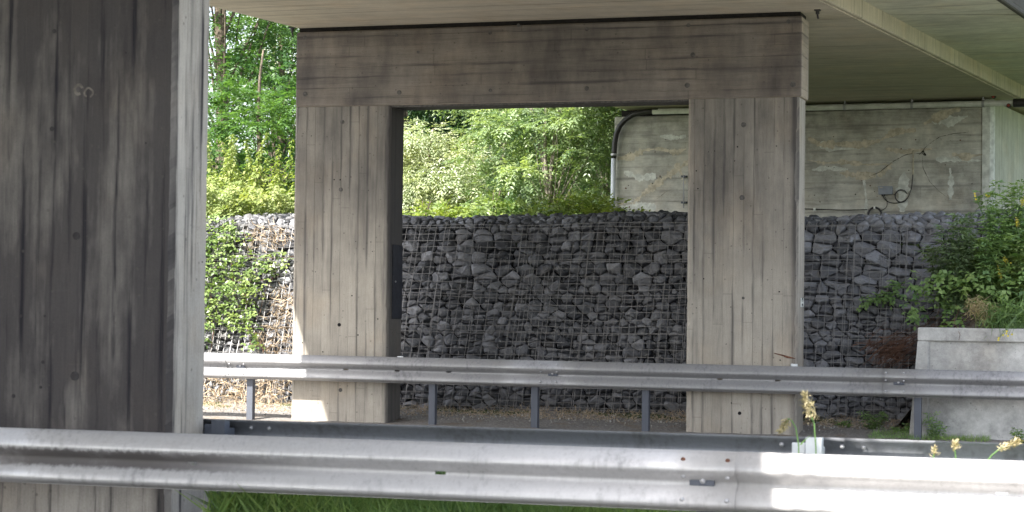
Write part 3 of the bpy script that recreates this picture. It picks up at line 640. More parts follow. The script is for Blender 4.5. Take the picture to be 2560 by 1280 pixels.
# seeds in courses
rs = random.Random(21); seeds = []; t = 0
while t < 3.5:
    big = rs.random(); h = rs.uniform(.07, .11) if t > GT-.08 else rs.uniform(.115, .175) if (t > 1.65) else rs.uniform(.075, .135)
    s = GX0 + rs.uniform(0, .2)
    while s < GX1:
        wd = rs.uniform(.6, 2.4)*h
        if wd < h*1.0 or rs.random() < .6: seeds.append((s+wd/2+rs.uniform(-.015,.015), t+h/2+rs.uniform(-.13,.13)*h))
        else: seeds += [(s+wd/2, t+h*.25), (s+wd/2+rs.uniform(-.02,.02), t+h*.78)]
        s += wd
    t += h
AN = 1.8
S = np.array([(a, b, rs.choice((0, 0, .0005, .0015, .003, .005)) if b < GT else 0) for a, b in seeds]); vc = []; stones = []
order = np.argsort(S[:, 0]); S = S[order]
for i, (sx, st, sw) in enumerate(S):
    lo = np.searchsorted(S[:, 0], sx-.62); hi = np.searchsorted(S[:, 0], sx+.62)
    nb_ = S[lo:hi]; dd = (nb_[:, 0]-sx)**2 + (nb_[:, 1]-st)**2; nb_ = nb_[(dd > 1e-9) & (dd < .38)]; dd = (nb_[:, 0]-sx)**2 + (nb_[:, 1]-st)**2; nb_ = nb_[np.argsort(dd)][:22]
    poly = [(sx-.3, st-.3), (sx+.3, st-.3), (sx+.3, st+.3), (sx-.3, st+.3)]
    for nx_, ny_, nw in nb_:
        dx, dy = nx_-sx, ny_-st; q_ = .5 + (sw-nw)/2/(dx*dx+dy*dy); q_ = min(.8, max(.2, q_)); mx, my = sx+dx*q_, st+dy*q_; dy *= AN; new = []
        for k in range(len(poly)):
            a_, b_ = poly[k], poly[(k+1) % len(poly)]
            fa = (a_[0]-mx)*dx+(a_[1]-my)*dy; fb_ = (b_[0]-mx)*dx+(b_[1]-my)*dy
            if fa <= 0: new.append(a_)
            if fa*fb_ < 0: q = fa/(fa-fb_); new.append((a_[0]+(b_[0]-a_[0])*q, a_[1]+(b_[1]-a_[1])*q))
        poly = new
        if len(poly) < 3: break
    if len(poly) < 3: continue
    poly = np.array(poly); cx, cy = poly.mean(0); ar = .5*abs(np.dot(poly[:, 0], np.roll(poly[:, 1], 1))-np.dot(poly[:, 1], np.roll(poly[:, 0], 1)))
    # drop hair-short edges, add mid points, wander them
    pts = []
    for k in range(len(poly)):
        a_, b_ = poly[k], poly[(k+1) % len(poly)]; L_ = np.hypot(*(b_-a_))
        if L_ < .02: continue
        pts.append(a_*.94 + b_*.06)
        if L_ > .07: pts.append((a_+b_)/2 + np.array([rs.uniform(-.006,.006), rs.uniform(-.006,.006)]))
        pts.append(a_*.06 + b_*.94)
    if len(pts) < 4: continue
    pts = np.array(pts); size = math.sqrt(ar); gap = min(.012, size*.06)
    rad = np.hypot(pts[:, 0]-cx, pts[:, 1]-cy); pts = np.array([cx, cy]) + (pts-[cx, cy])*((rad-gap)/rad)[:, None]
    d0 = rs.uniform(-.04, .008)*(.3 if cy > GT else 1); n = len(pts); V = []; bd = min(.075, size*.40)
    pln = [(rs.uniform(.75, 1.1)*bd, rs.uniform(-.25, .25), rs.uniform(-.3, .3))] + [(rs.uniform(.8, 1.5)*bd, math.cos(a)*g_, math.sin(a)*g_) for a, g_ in [(rs.uniform(0, 6.28), rs.uniform(.5, 1.3)) for _ in range(2)]]
    def dep(x_, y_): return min(c_ + gx*(x_-cx) + gy*(y_-cy) for c_, gx, gy in pln)
    for sc_, k_ in ((1.0, None), (1.0, .45), (.95, .85), (.66, 1.0), (.34, 1.0)):
        for k in range(n):
            px_, py_ = cx+(pts[k, 0]-cx)*sc_, cy+(pts[k, 1]-cy)*sc_
            if k_ is None: V.append(G(px_, max(0., py_), -.07)); continue
            dd_ = dep(px_, py_); dd_ = max(-.02, dd_)*k_ + rs.uniform(-.05, .05)*bd
            V.append(G(px_, max(.0, py_), d0+dd_))
    V.append(G(cx, cy, d0+dep(cx, cy)))
    Fs = []
    for r_ in range(4):
        for k in range(n):
            a1, b1, c1, d1 = r_*n+k, r_*n+(k+1) % n, (r_+1)*n+(k+1) % n, (r_+1)*n+k
            Fs += [(a1, b1, c1), (a1, c1, d1)]
    Fs += [(4*n+k, 4*n+(k+1) % n, 5*n) for k in range(n)]
    tint = min(1, max(0, rs.gauss(.30, .26))) if rs.random() > .11 else rs.uniform(.8, 1.1)
    if cx > at(2000, 600, 24.9).x: tint = min(1.2, tint + .16)  # tint raised to paint in stronger skylight right of the pier
    if cx > at(2150, 600, 24.9).x and cy > 1.5: tint = min(1.3, tint + .35)      # pale blocks high at the right end, skylight put into their tint
    stones.append((ar, cx, cy, V, Fs, tint))
def seen_stone(s):
    p = G(s[1], s[2], 0); d = p - EYE; zc = d.dot(fwd); px = 1280 + F*d.dot(rgt)/zc
    return s[2] < 2.75 and s[2] > .3 and (1015 < px < 1705 or 2025 < px < 2260)
big = sorted([i for i, s in enumerate(stones) if seen_stone(s)], key=lambda i: -stones[i][0])[:100]; bigset = set(big)
V = []; Fs = []; tn = []
for i, (ar, cx, cy, v, f, ti) in enumerate(stones):
    if i in bigset:
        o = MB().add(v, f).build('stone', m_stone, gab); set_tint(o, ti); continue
    n = len(V); V += [tuple(q) for q in v]; Fs += [tuple(a_+n for a_ in q) for q in f]; tn += [ti]*len(v)
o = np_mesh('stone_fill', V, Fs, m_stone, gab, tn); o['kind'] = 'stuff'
# near-black backing, shade between the stones put into its colour
ts = [0, .5, 1, 1.5, 2, 2.4, 2.6, 2.7, 2.8, 2.95, 3.1, 3.5]; ss = np.linspace(GX0, GX1, 60)
MB().add([G(s, t, -.05) for t in ts for s in ss], [(j*60+i, j*60+i+1, (j+1)*60+i+1, (j+1)*60+i) for j in range(len(ts)-1) for i in range(59)]).build('shade_backing', m_backing, gab)
# wire mesh
wm = MB(); s = GX0+.05; rs = random.Random(5)
def wire(pts, r_): wm.tube(pts, r_, 4, False)
while s < GX1:
    for q in range(2 if rs.random() < .3 else 1):
        s1 = s + q*rs.uniform(.02, .035); ph = rs.uniform(0, 6); am = rs.uniform(.002, .007); lean = rs.uniform(-.01, .01); top = rs.uniform(2.68, 2.86)
        tt = list(np.linspace(0, GT, 14)) + [GT+.06, GT+.12, top]
        wire([G(s1+am*math.sin(t*2.2+ph)+lean*t, t, .052+.008*math.sin(t*5+ph) - (.05*(t-GT)/.2 if t > GT else 0)) for t in tt], .0042)
    s += .104 + rs.uniform(-.006, .006)
t = .06; k = 0
while t < GT+.05:
    for q in range(2 if k % 5 == 0 else 1):
        t1 = t + q*.03; ph = rs.uniform(0, 6)
        wire([G(s_, t1 + .008*math.sin(s_*.8+ph) + .004*math.sin(s_*4.1+ph), .058+.006*math.sin(s_*3+ph)) for s_ in np.linspace(GX0, GX1, 70)], .0042)
    t += .098 + rs.uniform(-.008, .008); k += 1
wm.build('wire_mesh', m_wire, gab)

# ------------------------------------------------------------------ precast block at the right
YP = 22.62
bx0 = at(2293, 950, YP).x; zt_b = at(2400, 820, YP).z
blk = empty('retaining_block', 'pale grey precast concrete retaining block with a raised rim at the right below the bank', 'retaining block')
bx = bx0
MB().add([(bx+.13, YP+.035, -.2), (bx+6, YP+.035, -.2), (bx+6, YP+.035, zt_b-.15), (bx+.13, YP+.035, zt_b-.15), (bx+.13, YP+.5, -.2), (bx+6, YP+.5, -.2), (bx+6, YP+.5, zt_b-.15), (bx+.13, YP+.5, zt_b-.15)],
         [(0,1,2,3),(1,5,6,2),(4,0,3,7),(5,4,7,6)]).build('panel', m_block, blk)
MB().box((bx, YP, zt_b-.15), (bx+6, YP+.52, zt_b)).build('top_rim', m_block, blk, bevel=.014)
MB().add([(bx-.10, YP-.0, -.2), (bx+.11, YP, -.2), (bx+.11, YP, zt_b-.152), (bx+.002, YP, zt_b-.152), (bx-.10, YP+.5, -.2), (bx+.129, YP+.5, -.2), (bx+.129, YP+.5, zt_b-.152), (bx+.002, YP+.5, zt_b-.152), (bx+.129, YP+.034, -.2), (bx+.129, YP+.034, zt_b-.152)],
         [(0,1,2,3),(1,8,9,2),(8,5,6,9),(5,4,7,6),(4,0,3,7),(3,2,9,6,7)]).build('side_rim', m_block, blk)
# bank behind the block
def bz(x, y):
    e = min(1, max(0, (x-(bx-.55))/1.2)); e = e*e*(3-2*e); t = min(1, max(0, (y-23.1)/2.3)); base = -.1 + e*(zt_b-.02) + (1.15)*e*t
    return base + .05*math.sin(x*4+y*3)*e
o = sheet_grid('bank', bx-.55, 14, 23.13, 25.6, 60, 24, bz, m_soil); tag(o, 'earth bank rising behind the precast block', 'bank', kind='structure')

# ------------------------------------------------------------------ foliage makers
def nrm(a): return a / np.maximum(1e-9, np.linalg.norm(a, axis=-1, keepdims=True))
def leaf_mesh(name, P, D, N, L, W, mat, parent=None, tint=None, droop=.15):
    n = len(P); S_ = nrm(np.cross(D, N)); N = nrm(np.cross(S_, D)); L = L[:, None]; W = W[:, None]
    v0 = P; v1 = P+D*L*.45+S_*W*.5+N*L*.07; v2 = P+D*L*.45-S_*W*.5+N*L*.07; v3 = P+D*L-N*L*droop; v4 = P+D*L*.5
    V = np.stack([v0, v1, v2, v3, v4], 1).reshape(-1, 3); b = np.arange(n)[:, None]*5
    T_ = np.concatenate([b+np.array([[0, 4, 1]]), b+np.array([[1, 4, 3]]), b+np.array([[0, 2, 4]]), b+np.array([[2, 3, 4]])], 1).reshape(-1, 3)
    return np_mesh(name, V, T_, mat, parent, np.repeat(tint if tint is not None else rng.random(n), 5))
def sprays(O, D, k, Rl, L, W, spread=.9):
    """compound leaves: k leaflet pairs along a drooping stalk"""
    n = len(O); up = np.array([0, 0, 1.]); S_ = nrm(np.cross(D, up)+1e-6); N = nrm(np.cross(S_, D)); Ps, Ds, Ns, Ls, Ws = [], [], [], [], []
    for i in range(k):
        f = (i+1)/k; pos = O + D*(Rl*f)[:, None] - up*((Rl*f*f*.35)[:, None])
        for sgn in ((-1, 1) if i < k-1 else (0,)):
            d = nrm(D*(.55 if sgn else 1) + S_*sgn*spread - up*.25 + rng.normal(0, .12, (n, 3)))
            Ps.append(pos); Ds.append(d); Ns.append(nrm(N + rng.normal(0, .3, (n, 3)))); s_ = (1-.25*abs(f-.5))*rng.uniform(.8, 1.15, n); Ls.append(L*s_); Ws.append(W*s_)
    return [np.concatenate(q) for q in (Ps, Ds, Ns, Ls, Ws)]
def rdir(n): return nrm(rng.normal(0, 1, (n, 3)))
def make_tree(name, label, base, h, cc, rad, ncl, nsp, k, Rl, L, W, leaf, bark, tr=.09, seed=0, lean=0.0, trunks=1, droop=0.2, clump=.55, group='trees beyond the stone wall', limb=.5, simple_leaf=False):
    r = random.Random(seed); base = Vector(base); t = empty(name, label, 'tree', group, base); tb = MB(); cc = Vector(cc)
    stems = []
    for q in range(trunks):
        dx = r.uniform(-.12, .12)*q; pts = []; ax = r.uniform(-.1, .1)+lean+(q-(trunks-1)/2)*.16
        for i in range(9):
            f = i/8; pts.append(Vector((dx+ax*h*f*f + .05*math.sin(f*6+q), .06*math.sin(f*5+q*2), h*.92*f - .3)))
        tb.tube(pts, [tr*(1-.8*i/8)*(1 if q == 0 else .7) for i in range(9)], 9); stems.append(pts)
    cl = []
    for q in range(ncl):
        while True:
            u = Vector((r.uniform(-1,1), r.uniform(-1,1), r.uniform(-1,1)))
            if .25 < u.length < 1: break
        c_ = Vector((cc.x+u.x*rad[0], cc.y+u.y*rad[1], cc.z+u.z*rad[2])); cl.append(c_)
        st = r.choice(stems); lo = max(1, int(8*min(.9, max(.15, (c_.z-rad[2]*.5)/h*.9)))); s0 = st[min(7, max(1, lo - r.randint(0, 2)))]
        mid = s0.lerp(c_, .5) + Vector((r.uniform(-.2,.2), r.uniform(-.2,.2), .25)); 
        if q % 4 == 0: tb.tube([s0, s0.lerp(mid, .6), mid.lerp(c_, .4), c_], [tr*limb*.42, tr*limb*.28, tr*limb*.16, tr*.04], 5, False)
    tb.build('trunk', bark, t, smooth=True)
    cl = np.array([tuple(c_) for c_ in cl]); O = []; D = []; tn = []
    for c_ in cl:
        rr = clump*rng.uniform(.7, 1.35); d = rdir(nsp); d[:, 2] = np.abs(d[:, 2])*.75 + d[:, 2]*.25; d = nrm(d); ra = rr*rng.random(nsp)**.45
        o_ = c_ + d*ra[:, None]*np.array([1.15, 1.15, .7]); O.append(o_)
        dd = nrm(d + rng.normal(0, .45, (nsp, 3)) + np.array([0, 0, -droop])); D.append(dd); tn.append(np.clip(rng.normal(.5, .25)+rng.normal(0, .18, nsp), 0, 1))
    O = np.concatenate(O); D = np.concatenate(D); tn = np.concatenate(tn); n = len(O)
    P, Dd, Nn, Ll, Ww = sprays(O, D, k, rng.uniform(.7, 1.2, n)*Rl, L, W)
    leaf_mesh('crown', P, Dd, Nn, Ll, Ww, leaf, t, np.tile(tn, len(P)//n))
    return t
def gz(y):
    for (a, b), (c_, e) in zip(prof, prof[1:]):
        if a <= y <= c_: return b + (e-b)*(y-a)/(c_-a)
    return 0
def base_at(px, Y): p = at(px, 600, Y); return (p.x, Y, gz(Y)-.05)

# trees seen through the portal and in the left gap
make_tree('ash_tree', 'light green ash with several thin stems in the middle of the portal opening', base_at(1368, 35), 4.6, (0,0,1.75), (1.25,1.0,1.75), 50, 52, 5, .34, .11, .036, L_ash, m_bark2, .075, 3, trunks=3, clump=.40)
make_tree('ash_tree', 'green ash partly hidden by the abutment corner and its down pipe', base_at(1500, 38), 5.0, (0,0,2.0), (1.5,1.2,2.0), 60, 40, 5, .34, .11, .038, L_ash, m_bark2, .08, 14, trunks=2, clump=.42)
make_tree('ash_tree', 'bluish green ash left of the thin stemmed one in the portal opening', base_at(1250, 38.5), 5.0, (0,0,2.1), (1.35,1.1,1.9), 60, 42, 5, .34, .11, .038, L_ash, m_bark2, .08, 24, trunks=2, clump=.42)
make_tree('willow_tree', 'silvery pale willow beside the left pillar in the portal opening', base_at(1068, 35.6), 2.7, (0,0,1.15), (1.0,.8,1.0), 60, 80, 3, .26, .08, .03, L_silver, m_bark, .07, 5, droop=.5, clump=.42)
make_tree('elder_shrub', 'low yellow-green shrub just above the stones at the left pillar', base_at(1075, 29.5), 1.0, (0,0,.12), (.9,.6,.28), 22, 34, 4, .24, .09, .04, L_yel, m_bark, .03, 6, trunks=3, clump=.3, group='shrubs above the gabion wall')
make_tree('elder_shrub', 'yellow-green shrub above the stones at the foot of the thin stemmed ash', base_at(1430, 30.5), 1.2, (0,0,.22), (.95,.7,.35), 28, 34, 4, .24, .09, .04, L_yel, m_bark, .03, 7, trunks=3, clump=.3, group='shrubs above the gabion wall')
make_tree('elder_shrub', 'green shrub above the stones between the two yellowish shrubs', base_at(1250, 30.0), 1.2, (0,0,.15), (.95,.7,.35), 28, 34, 4, .24, .10, .042, L_bramble, m_bark, .03, 8, trunks=3, clump=.3, group='shrubs above the gabion wall')
make_tree('elder_shrub', 'yellow-green bush behind the willow low in the portal opening', base_at(1115, 37), 1.6, (0,0,.75), (.5,.6,.5), 18, 36, 4, .26, .10, .045, L_yel, m_bark, .04, 9, trunks=2, clump=.34, group='shrubs above the gabion wall')
make_tree('maple_tree', 'tall dark trunked tree close to the near pillar in the left gap', base_at(546, 37), 9.5, (.2,0,5.5), (1.9,1.6,3.4), 62, 46, 4, .34, .12, .05, L_mid, m_bark, .17, 10, lean=-.005, clump=.5)
make_tree('maple_tree', 'leafy green tree left of the far portal in the left gap', base_at(690, 43), 9.5, (.2,0,5.0), (1.7,1.6,3.4), 62, 46, 4, .34, .12, .05, L_mid, m_bark, .13, 11, lean=.01, clump=.5)
make_tree('maple_tree', 'dark green tree low behind the tall weeds in the left gap', base_at(640, 34.5), 4.3, (0,0,1.7), (1.6,1.1,1.7), 44, 42, 4, .3, .11, .048, L_mid, m_bark, .09, 12, clump=.45)
make_tree('willow_tree', 'pale willow showing between the leaves high in the left gap', base_at(672, 50), 7.5, (0,0,4.2), (1.4,1.2,1.6), 40, 50, 3, .3, .09, .024, L_silver, m_bark, .1, 13, droop=.5, clump=.5)
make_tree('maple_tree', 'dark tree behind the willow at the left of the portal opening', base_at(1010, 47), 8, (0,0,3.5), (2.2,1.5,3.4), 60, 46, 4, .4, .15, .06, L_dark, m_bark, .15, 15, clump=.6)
make_tree('maple_tree', 'dark tree behind the ashes in the middle of the portal opening', base_at(1300, 50), 9, (0,0,4.2), (3.0,1.6,4.0), 80, 46, 4, .42, .16, .065, L_mid, m_bark, .15, 16, clump=.7)
make_tree('maple_tree', 'dark tree behind the ashes next to the abutment', base_at(1510, 48), 9, (0,0,4.2), (2.4,1.6,4.0), 60, 46, 4, .42, .16, .065, L_mid, m_bark, .15, 17, clump=.7)
# far wood as a mass of leaves on the rising ground
n = 52000; X = rng.uniform(-60, 10, n); Yy = rng.uniform(54, 66, n); top = 5.2 + 1.6*np.sin(X*.55+1) + .9*np.sin(X*1.3) ; top = np.where(X < -22.3, top*.55, top)
Z = 3.6 + rng.random(n)**.8*top
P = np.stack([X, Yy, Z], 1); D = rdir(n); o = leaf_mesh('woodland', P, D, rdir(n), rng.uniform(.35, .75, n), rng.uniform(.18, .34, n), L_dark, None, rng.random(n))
tag(o, 'dark woodland far behind the trees', 'woodland', kind='stuff')

# ------------------------------------------------------------------ weeds and creepers
def creeper(name, label, poly_fn, n, k, Rl, L, W, leaf, stems=None, stem_mat=None, cat='creeper', group=None, tint=None, droop=.5, up=.25):
    t = empty(name, label, cat, group); O = np.array([poly_fn() for _ in range(n)])
    D = nrm(rng.normal(0, .7, (n, 3)) + np.array([0, -.75, up-droop*.3])); P, Dd, Nn, Ll, Ww = sprays(O, D, k, rng.uniform(.6, 1.3, n)*Rl, L, W, .8)
    leaf_mesh('leaves', P, Dd, Nn + np.array([0, -.6, .3]), Ll, Ww, leaf, t, np.tile(np.clip(rng.normal(.5, .28, n), 0, 1), len(P)//n))
    if stems:
        sb = MB()
        for a_, b_, sag, r_ in stems:
            a_, b_ = Vector(a_), Vector(b_); sb.tube([a_.lerp(b_, f) + Vector((.03*math.sin(f*9), -.04, -sag*math.sin(math.pi*f))) for f in np.linspace(0, 1, 8)], r_, 4, False)
        sb.build('stems', stem_mat or m_brush, t)
    return t
def g_at(px, py):        # point on the gabion face under a photo pixel
    d = ray(px, py); lo, hi = 22., 28.
    n_ = Vector((0, -math.cos(R(20)), math.sin(R(20)))); P_ = G(-8, 1, .05); t_ = (P_-EYE).dot(n_)/d.dot(n_); return EYE + d*t_
def blob(cs, depth=.25, conv=g_at):
    tot = sum(c_[2]*c_[3] for c_ in cs)
    def fn():
        r_ = random.random()*tot
        for cx, cy, rx, ry in cs:
            r_ -= rx*ry
            if r_ <= 0: break
        a_ = random.random()*2*math.pi; q = math.sqrt(random.random())*(1+.15*math.sin(a_*5+cx)); p = conv(cx+rx*q*math.cos(a_), cy+ry*q*math.sin(a_))
        d = random.random()*depth; return (p.x, p.y-d, p.z+.1*d)
    return fn
random.seed(31)
creeper('bramble', 'sunlit bramble hanging over the stones left of the far left pillar', blob([(555,575,45,50),(545,640,40,50),(580,690,50,45),(640,650,45,22),(700,655,40,22),(610,735,50,40),(570,790,42,38),(655,700,38,30),(625,800,28,40),(640,850,15,30),(545,740,35,50),(590,600,40,25),(505,700,30,200)], .22), 800, 2, .10, .068, .042, L_bramble,
        [(g_at(560,560), g_at(630,870), .1, .004), (g_at(620,640), g_at(735,640), .03, .004), (g_at(600,700), g_at(660,880), .02, .004), (g_at(540,600), g_at(530,870), .02, .004), (g_at(700,650), g_at(640,800), .02, .003), (g_at(560,700), g_at(700,690), .05, .004)], m_brush, 'bramble', 'brambles on the gabion wall')
def topw(px, py, Y=25.6): return at(px, py, Y)
creeper('bramble', 'leafy sunlit bramble mound on top of the gabion wall in the left gap', blob([(550,505,40,34),(610,520,40,24),(660,512,30,34),(705,522,36,26),(538,470,22,30),(585,480,16,26),(640,490,18,24),(600,542,90,10),(735,505,24,34)], .9, lambda a, b: topw(a, b, 26.0)), 1000, 3, .11, .058, .036, L_nettle, None, None, 'bramble', 'brambles on the gabion wall')
# tall nettles
def nettle(name, label, base, h, seed, leaf=L_nettle, cat='weed', group='tall weeds on top of the gabion wall', spike=.35, L=.10, spk=m_seed, dens=1.0):
    r = random.Random(seed); t = empty(name, label, cat, group, base); lx, ly = r.uniform(-.12, .12), r.uniform(-.1, .1)
    ax = [Vector((lx*h*f*f*2, ly*h*f*f, h*f)) for f in np.linspace(0, 1, 9)]; MB().tube(ax, [.006*(1-.7*f) for f in np.linspace(0, 1, 9)], 5).build('stem', m_seed if spike else leaf, t)
    n = int(34*h*dens); f = np.linspace(.12, 1.0, n); A = np.array([tuple(ax[0].lerp(ax[-1], 0))]*n); A = np.stack([lx*h*f*f*2, ly*h*f*f, h*f], 1)
    an_ = np.arange(n)*2.4 + rng.uniform(-.4, .4, n); D = nrm(np.stack([np.cos(an_), np.sin(an_), np.full(n, .25)-.7*rng.random(n)], 1))
    Lh = L*(1.15-f*.75)*rng.uniform(.7, 1.3, n); leaf_mesh('leaves', A, D, np.tile([0, 0, 1.], (n, 1)), Lh, Lh*.42, leaf, t, rng.random(n), .3)
    if spike:
        m_ = int(260*h*spike*dens); f = rng.uniform(.52, 1.0, m_); A = np.stack([lx*h*f*f*2, ly*h*f*f, h*f], 1); A[:, :2] += rng.normal(0, .006, (m_, 2))
        D = rdir(m_); D[:, 2] -= .5; D = nrm(D); leaf_mesh('seed_tassels', A, D, rdir(m_), rng.uniform(.02, .055, m_), rng.uniform(.008, .016, m_), spk, t, rng.random(m_))
    return t
nl_ = ['tall nettle with seed tassels standing on the sunlit gabion top', 'tallest nettle, right beside the near pillar edge on the gabion top']
for i, (px, top) in enumerate([(528,420),(538,430),(552,425),(566,430),(585,395),(600,420),(625,410),(638,432),(652,440),(533,300),(545,345),(560,362),(575,335),(590,352),(603,345),(618,375),(628,332),(642,352),(655,395),(540,395),(570,400),(610,405),(648,420),(524,372),(668,425)]):
    Y = 26.0 + (i % 4)*.25; b = at(px, 530, Y); tp = at(px, top, Y); nettle('nettle', nl_[1] if top == 300 else nl_[0], (b.x, Y, 2.45), tp.z-2.45, 100+i, L=.16, dens=1.7, spike=.25, spk=L_yel)
for i, (px, top) in enumerate([(682,372),(700,362),(716,345),(724,372),(735,400),(690,400),(708,395),(672,400)]):
    Y = 26.3 + (i % 3)*.2; b = at(px, 530, Y); tp = at(px, top, Y); nettle('willowherb', 'bright yellow-green leafy weed standing on the gabion top beside the far left pillar', (b.x, Y, 2.45), tp.z-2.45, 140+i, leaf=L_yel, spike=0, L=.17, dens=1.5)
# dry straw at the left, on the mesh and the ground
def straw(name, label, fn, n, L, mat, r_=.0018, vert=.5, kind='stuff', cat='straw'):
    O = np.array([fn() for _ in range(n)]); D = nrm(rng.normal(0, 1, (n, 3))*np.array([1, .35, 1]) + np.array([0, -.2, -vert])); LL = rng.uniform(.4, 1.2, n)*L
    o = leaf_mesh(name, O, D, rdir(n), LL, np.full(n, r_*2), mat, None, rng.random(n), .1); return tag(o, label, cat, kind=kind)
straw('dry_straw', 'tan dry stalks caught in the sunlit mesh left of the far left pillar', blob([(705,770,30,60),(690,850,50,40),(650,960,90,40),(670,590,60,30),(600,1000,90,25),(540,980,30,50)], .06), 1500, .16, m_straw)
def gfn(x0, x1, y0, y1, z=0.01): return lambda: (lambda x, y: (x, y, vz(x, y)+random.random()*.02+z))(random.uniform(x0, x1), y0+(y1-y0)*random.random()**.7)
xL = at(515, 1020, 23.9).x
straw('dry_litter', 'brown dry litter lying along the foot of the gabion wall', gfn(xL-2, bx+1, 23.15, 24.2), 9000, .07, m_straw, .003, 0)
n = 5000; P = np.array([gfn(xL-2, bx+4, 22.75, 24.1, 0)() for _ in range(n)]); o = leaf_mesh('pebbles', P, rdir(n), rdir(n), rng.uniform(.012, .035, n), rng.uniform(.01, .03, n), m_kerb, None, rng.random(n)); tag(o, 'small stones scattered over the verge', 'pebbles', kind='stuff')

# right bank
def rb(px, py, Y=23.3): return at(px, py, Y)
creeper('bramble', 'shaded bramble spilling over the block and gabion at the right edge', blob([(2330,720,45,28),(2400,715,60,38),(2480,730,70,45),(2545,740,50,60),(2292,770,26,32),(2385,780,22,42),(2590,740,50,70)], .5, lambda a, b: rb(a, b, 23.6)), 470, 2, .10, .075, .052, L_shade,
        [(rb(2460,700,23.6), rb(2275,850,23.9), .05, .004), (rb(2400,650,23.6), rb(2330,800,23.6), .05, .004), (rb(2390,760,23.2), rb(2395,850,22.5), .0, .003)], m_brush, 'bramble', 'brambles on the gabion wall')
creeper('bramble', 'small shaded bramble sprig on the wire mesh right of the far right pillar', blob([(2190,748,30,7),(2215,742,25,8),(2240,722,20,18),(2160,760,12,4)], .1), 70, 2, .07, .06, .045, L_shade, [(g_at(2150,762), g_at(2260,705), .02, .003)], m_brush, 'bramble', 'brambles on the gabion wall')
spots = [(2395,530,820,L_mug,'silvery green mugwort in front of the pale stones at the right'), (2372,610,800,L_mug,'lower silvery mugwort beside the taller one at the right bank'), (2505,480,800,L_shade,'tall feathery green weed in front of the return wall'), (2540,455,820,L_shade,'tallest feathery green weed, at the right edge of the bank'),
         (2470,520,780,L_shade,'green weed with yellow flower heads at the abutment corner'), (2520,560,830,L_shade,'bushy green weed on the bank at the right'), (2556,500,830,L_shade,'bushy green weed at the very edge on the bank'), (2440,560,800,L_shade,'green weed between the mugwort and the feathery weeds'), (2530,600,840,L_bramble,'short bright weed low on the bank'), (2485,600,820,L_bramble,'short leafy weed above the block rim')]
rs = random.Random(77)
for i, (px, top, bot, lf, lb) in enumerate(spots):
    Y = 23.4 + .12*(i % 4); b = at(px, bot, Y); tp = at(px, top, Y); t = empty('weed', lb, 'weed', 'weeds on the right bank', b); h = tp.z-b.z
    sb = MB(); Pn = []; Dn = []; nst = 7
    for q in range(nst):
        lx, ly, hh = rs.uniform(-.28, .28), rs.uniform(-.2, .2), h*rs.uniform(.6, 1) if q else h
        ax = [Vector((lx*f*(.4+f)*.6, ly*f, hh*f)) for f in np.linspace(0, 1, 7)]; sb.tube(ax, [.005*(1-.7*f) for f in np.linspace(0, 1, 7)], 4, False)
        for f in np.linspace(.2, 1, int(60*hh)):
            Pn.append((lx*f*(.4+f)*.6, ly*f, hh*f)); a_ = rs.uniform(0, 6.28); Dn.append((math.cos(a_), math.sin(a_), rs.uniform(-.1, .9)))
    sb.build('stems', lf, t); O = np.array(Pn); D = nrm(np.array(Dn)); nn = len(O); P, Dd, Nn, Ll, Ww = sprays(O, D, 3, rng.uniform(.06, .15, nn), .085, .024 if lf is not L_bramble else .04, .7)
    leaf_mesh('leaves', P, Dd, Nn, Ll, Ww, lf, t, np.tile(rng.random(nn), len(P)//nn))
def flowers(lb, pts, Y, base):
    t = empty('ragwort', lb, 'flower', 'yellow flowers on the right bank', at(base[0], base[1], Y)); inv_ = t.location.copy()
    for px, py in pts:
        p = at(px, py, Y) - inv_; MB().tube([Vector((0, .05, 0)), p*.6+Vector((.02, .02, .04)), p], .0025, 4, False).build('stem', L_shade, t)
        n_ = 9; o_ = np.tile(np.array(p), (n_, 1)); a_ = np.arange(n_)*2*math.pi/n_; leaf_mesh('flower_head', o_, nrm(np.stack([np.cos(a_), -.5+0*a_, np.sin(a_)], 1)), np.tile([0, -1., 0], (n_, 1)), np.full(n_, .014), np.full(n_, .009), m_yellow, t, rng.random(n_))
flowers('yellow ragwort flowers in front of the abutment corner', [(2466,488),(2470,492),(2438,490),(2440,498),(2474,490),(2437,484)], 23.5, (2480, 640))
flowers('yellow flowers hanging over the rim of the precast block', [(2497,845),(2508,838),(2516,834),(2530,836),(2517,828),(2520,840),(2496,850)], 22.5, (2540, 790))
def spike(lb, pts, Y):
    P_ = [at(a, b, Y) for a, b in pts]; t = empty('agrimony', lb, 'flower', 'yellow flowers on the right bank', P_[0]); Q = [p-P_[0] for p in P_]
    MB().tube(Q, .004, 5).build('stem', L_mug, t); k = len(Q); n_ = 90; f = rng.uniform(.45, 1, n_)*(k-1); i0 = np.minimum(f.astype(int), k-2); A = np.array([tuple(Q[i].lerp(Q[i+1], ff-i)) for i, ff in zip(i0, f)])
    A += rng.normal(0, .008, A.shape); leaf_mesh('flower_spike', A, rdir(n_), rdir(n_), np.full(n_, .013), np.full(n_, .008), m_yellow, t, rng.random(n_))
spike('arching yellow flower spike over the bank', [(2545,740),(2520,722),(2505,700),(2498,680),(2496,662)], 23.2)
spike('bent yellow flower spike beside the arching one', [(2560,668),(2535,662),(2515,655),(2509,645)], 23.2)
spike('yellow flower spike curling at the right edge', [(2560,540),(2556,520),(2555,505),(2561,492)], 23.2)
spike('short yellow flower spike above the bent ones', [(2548,590),(2544,565),(2541,545)], 23.3)
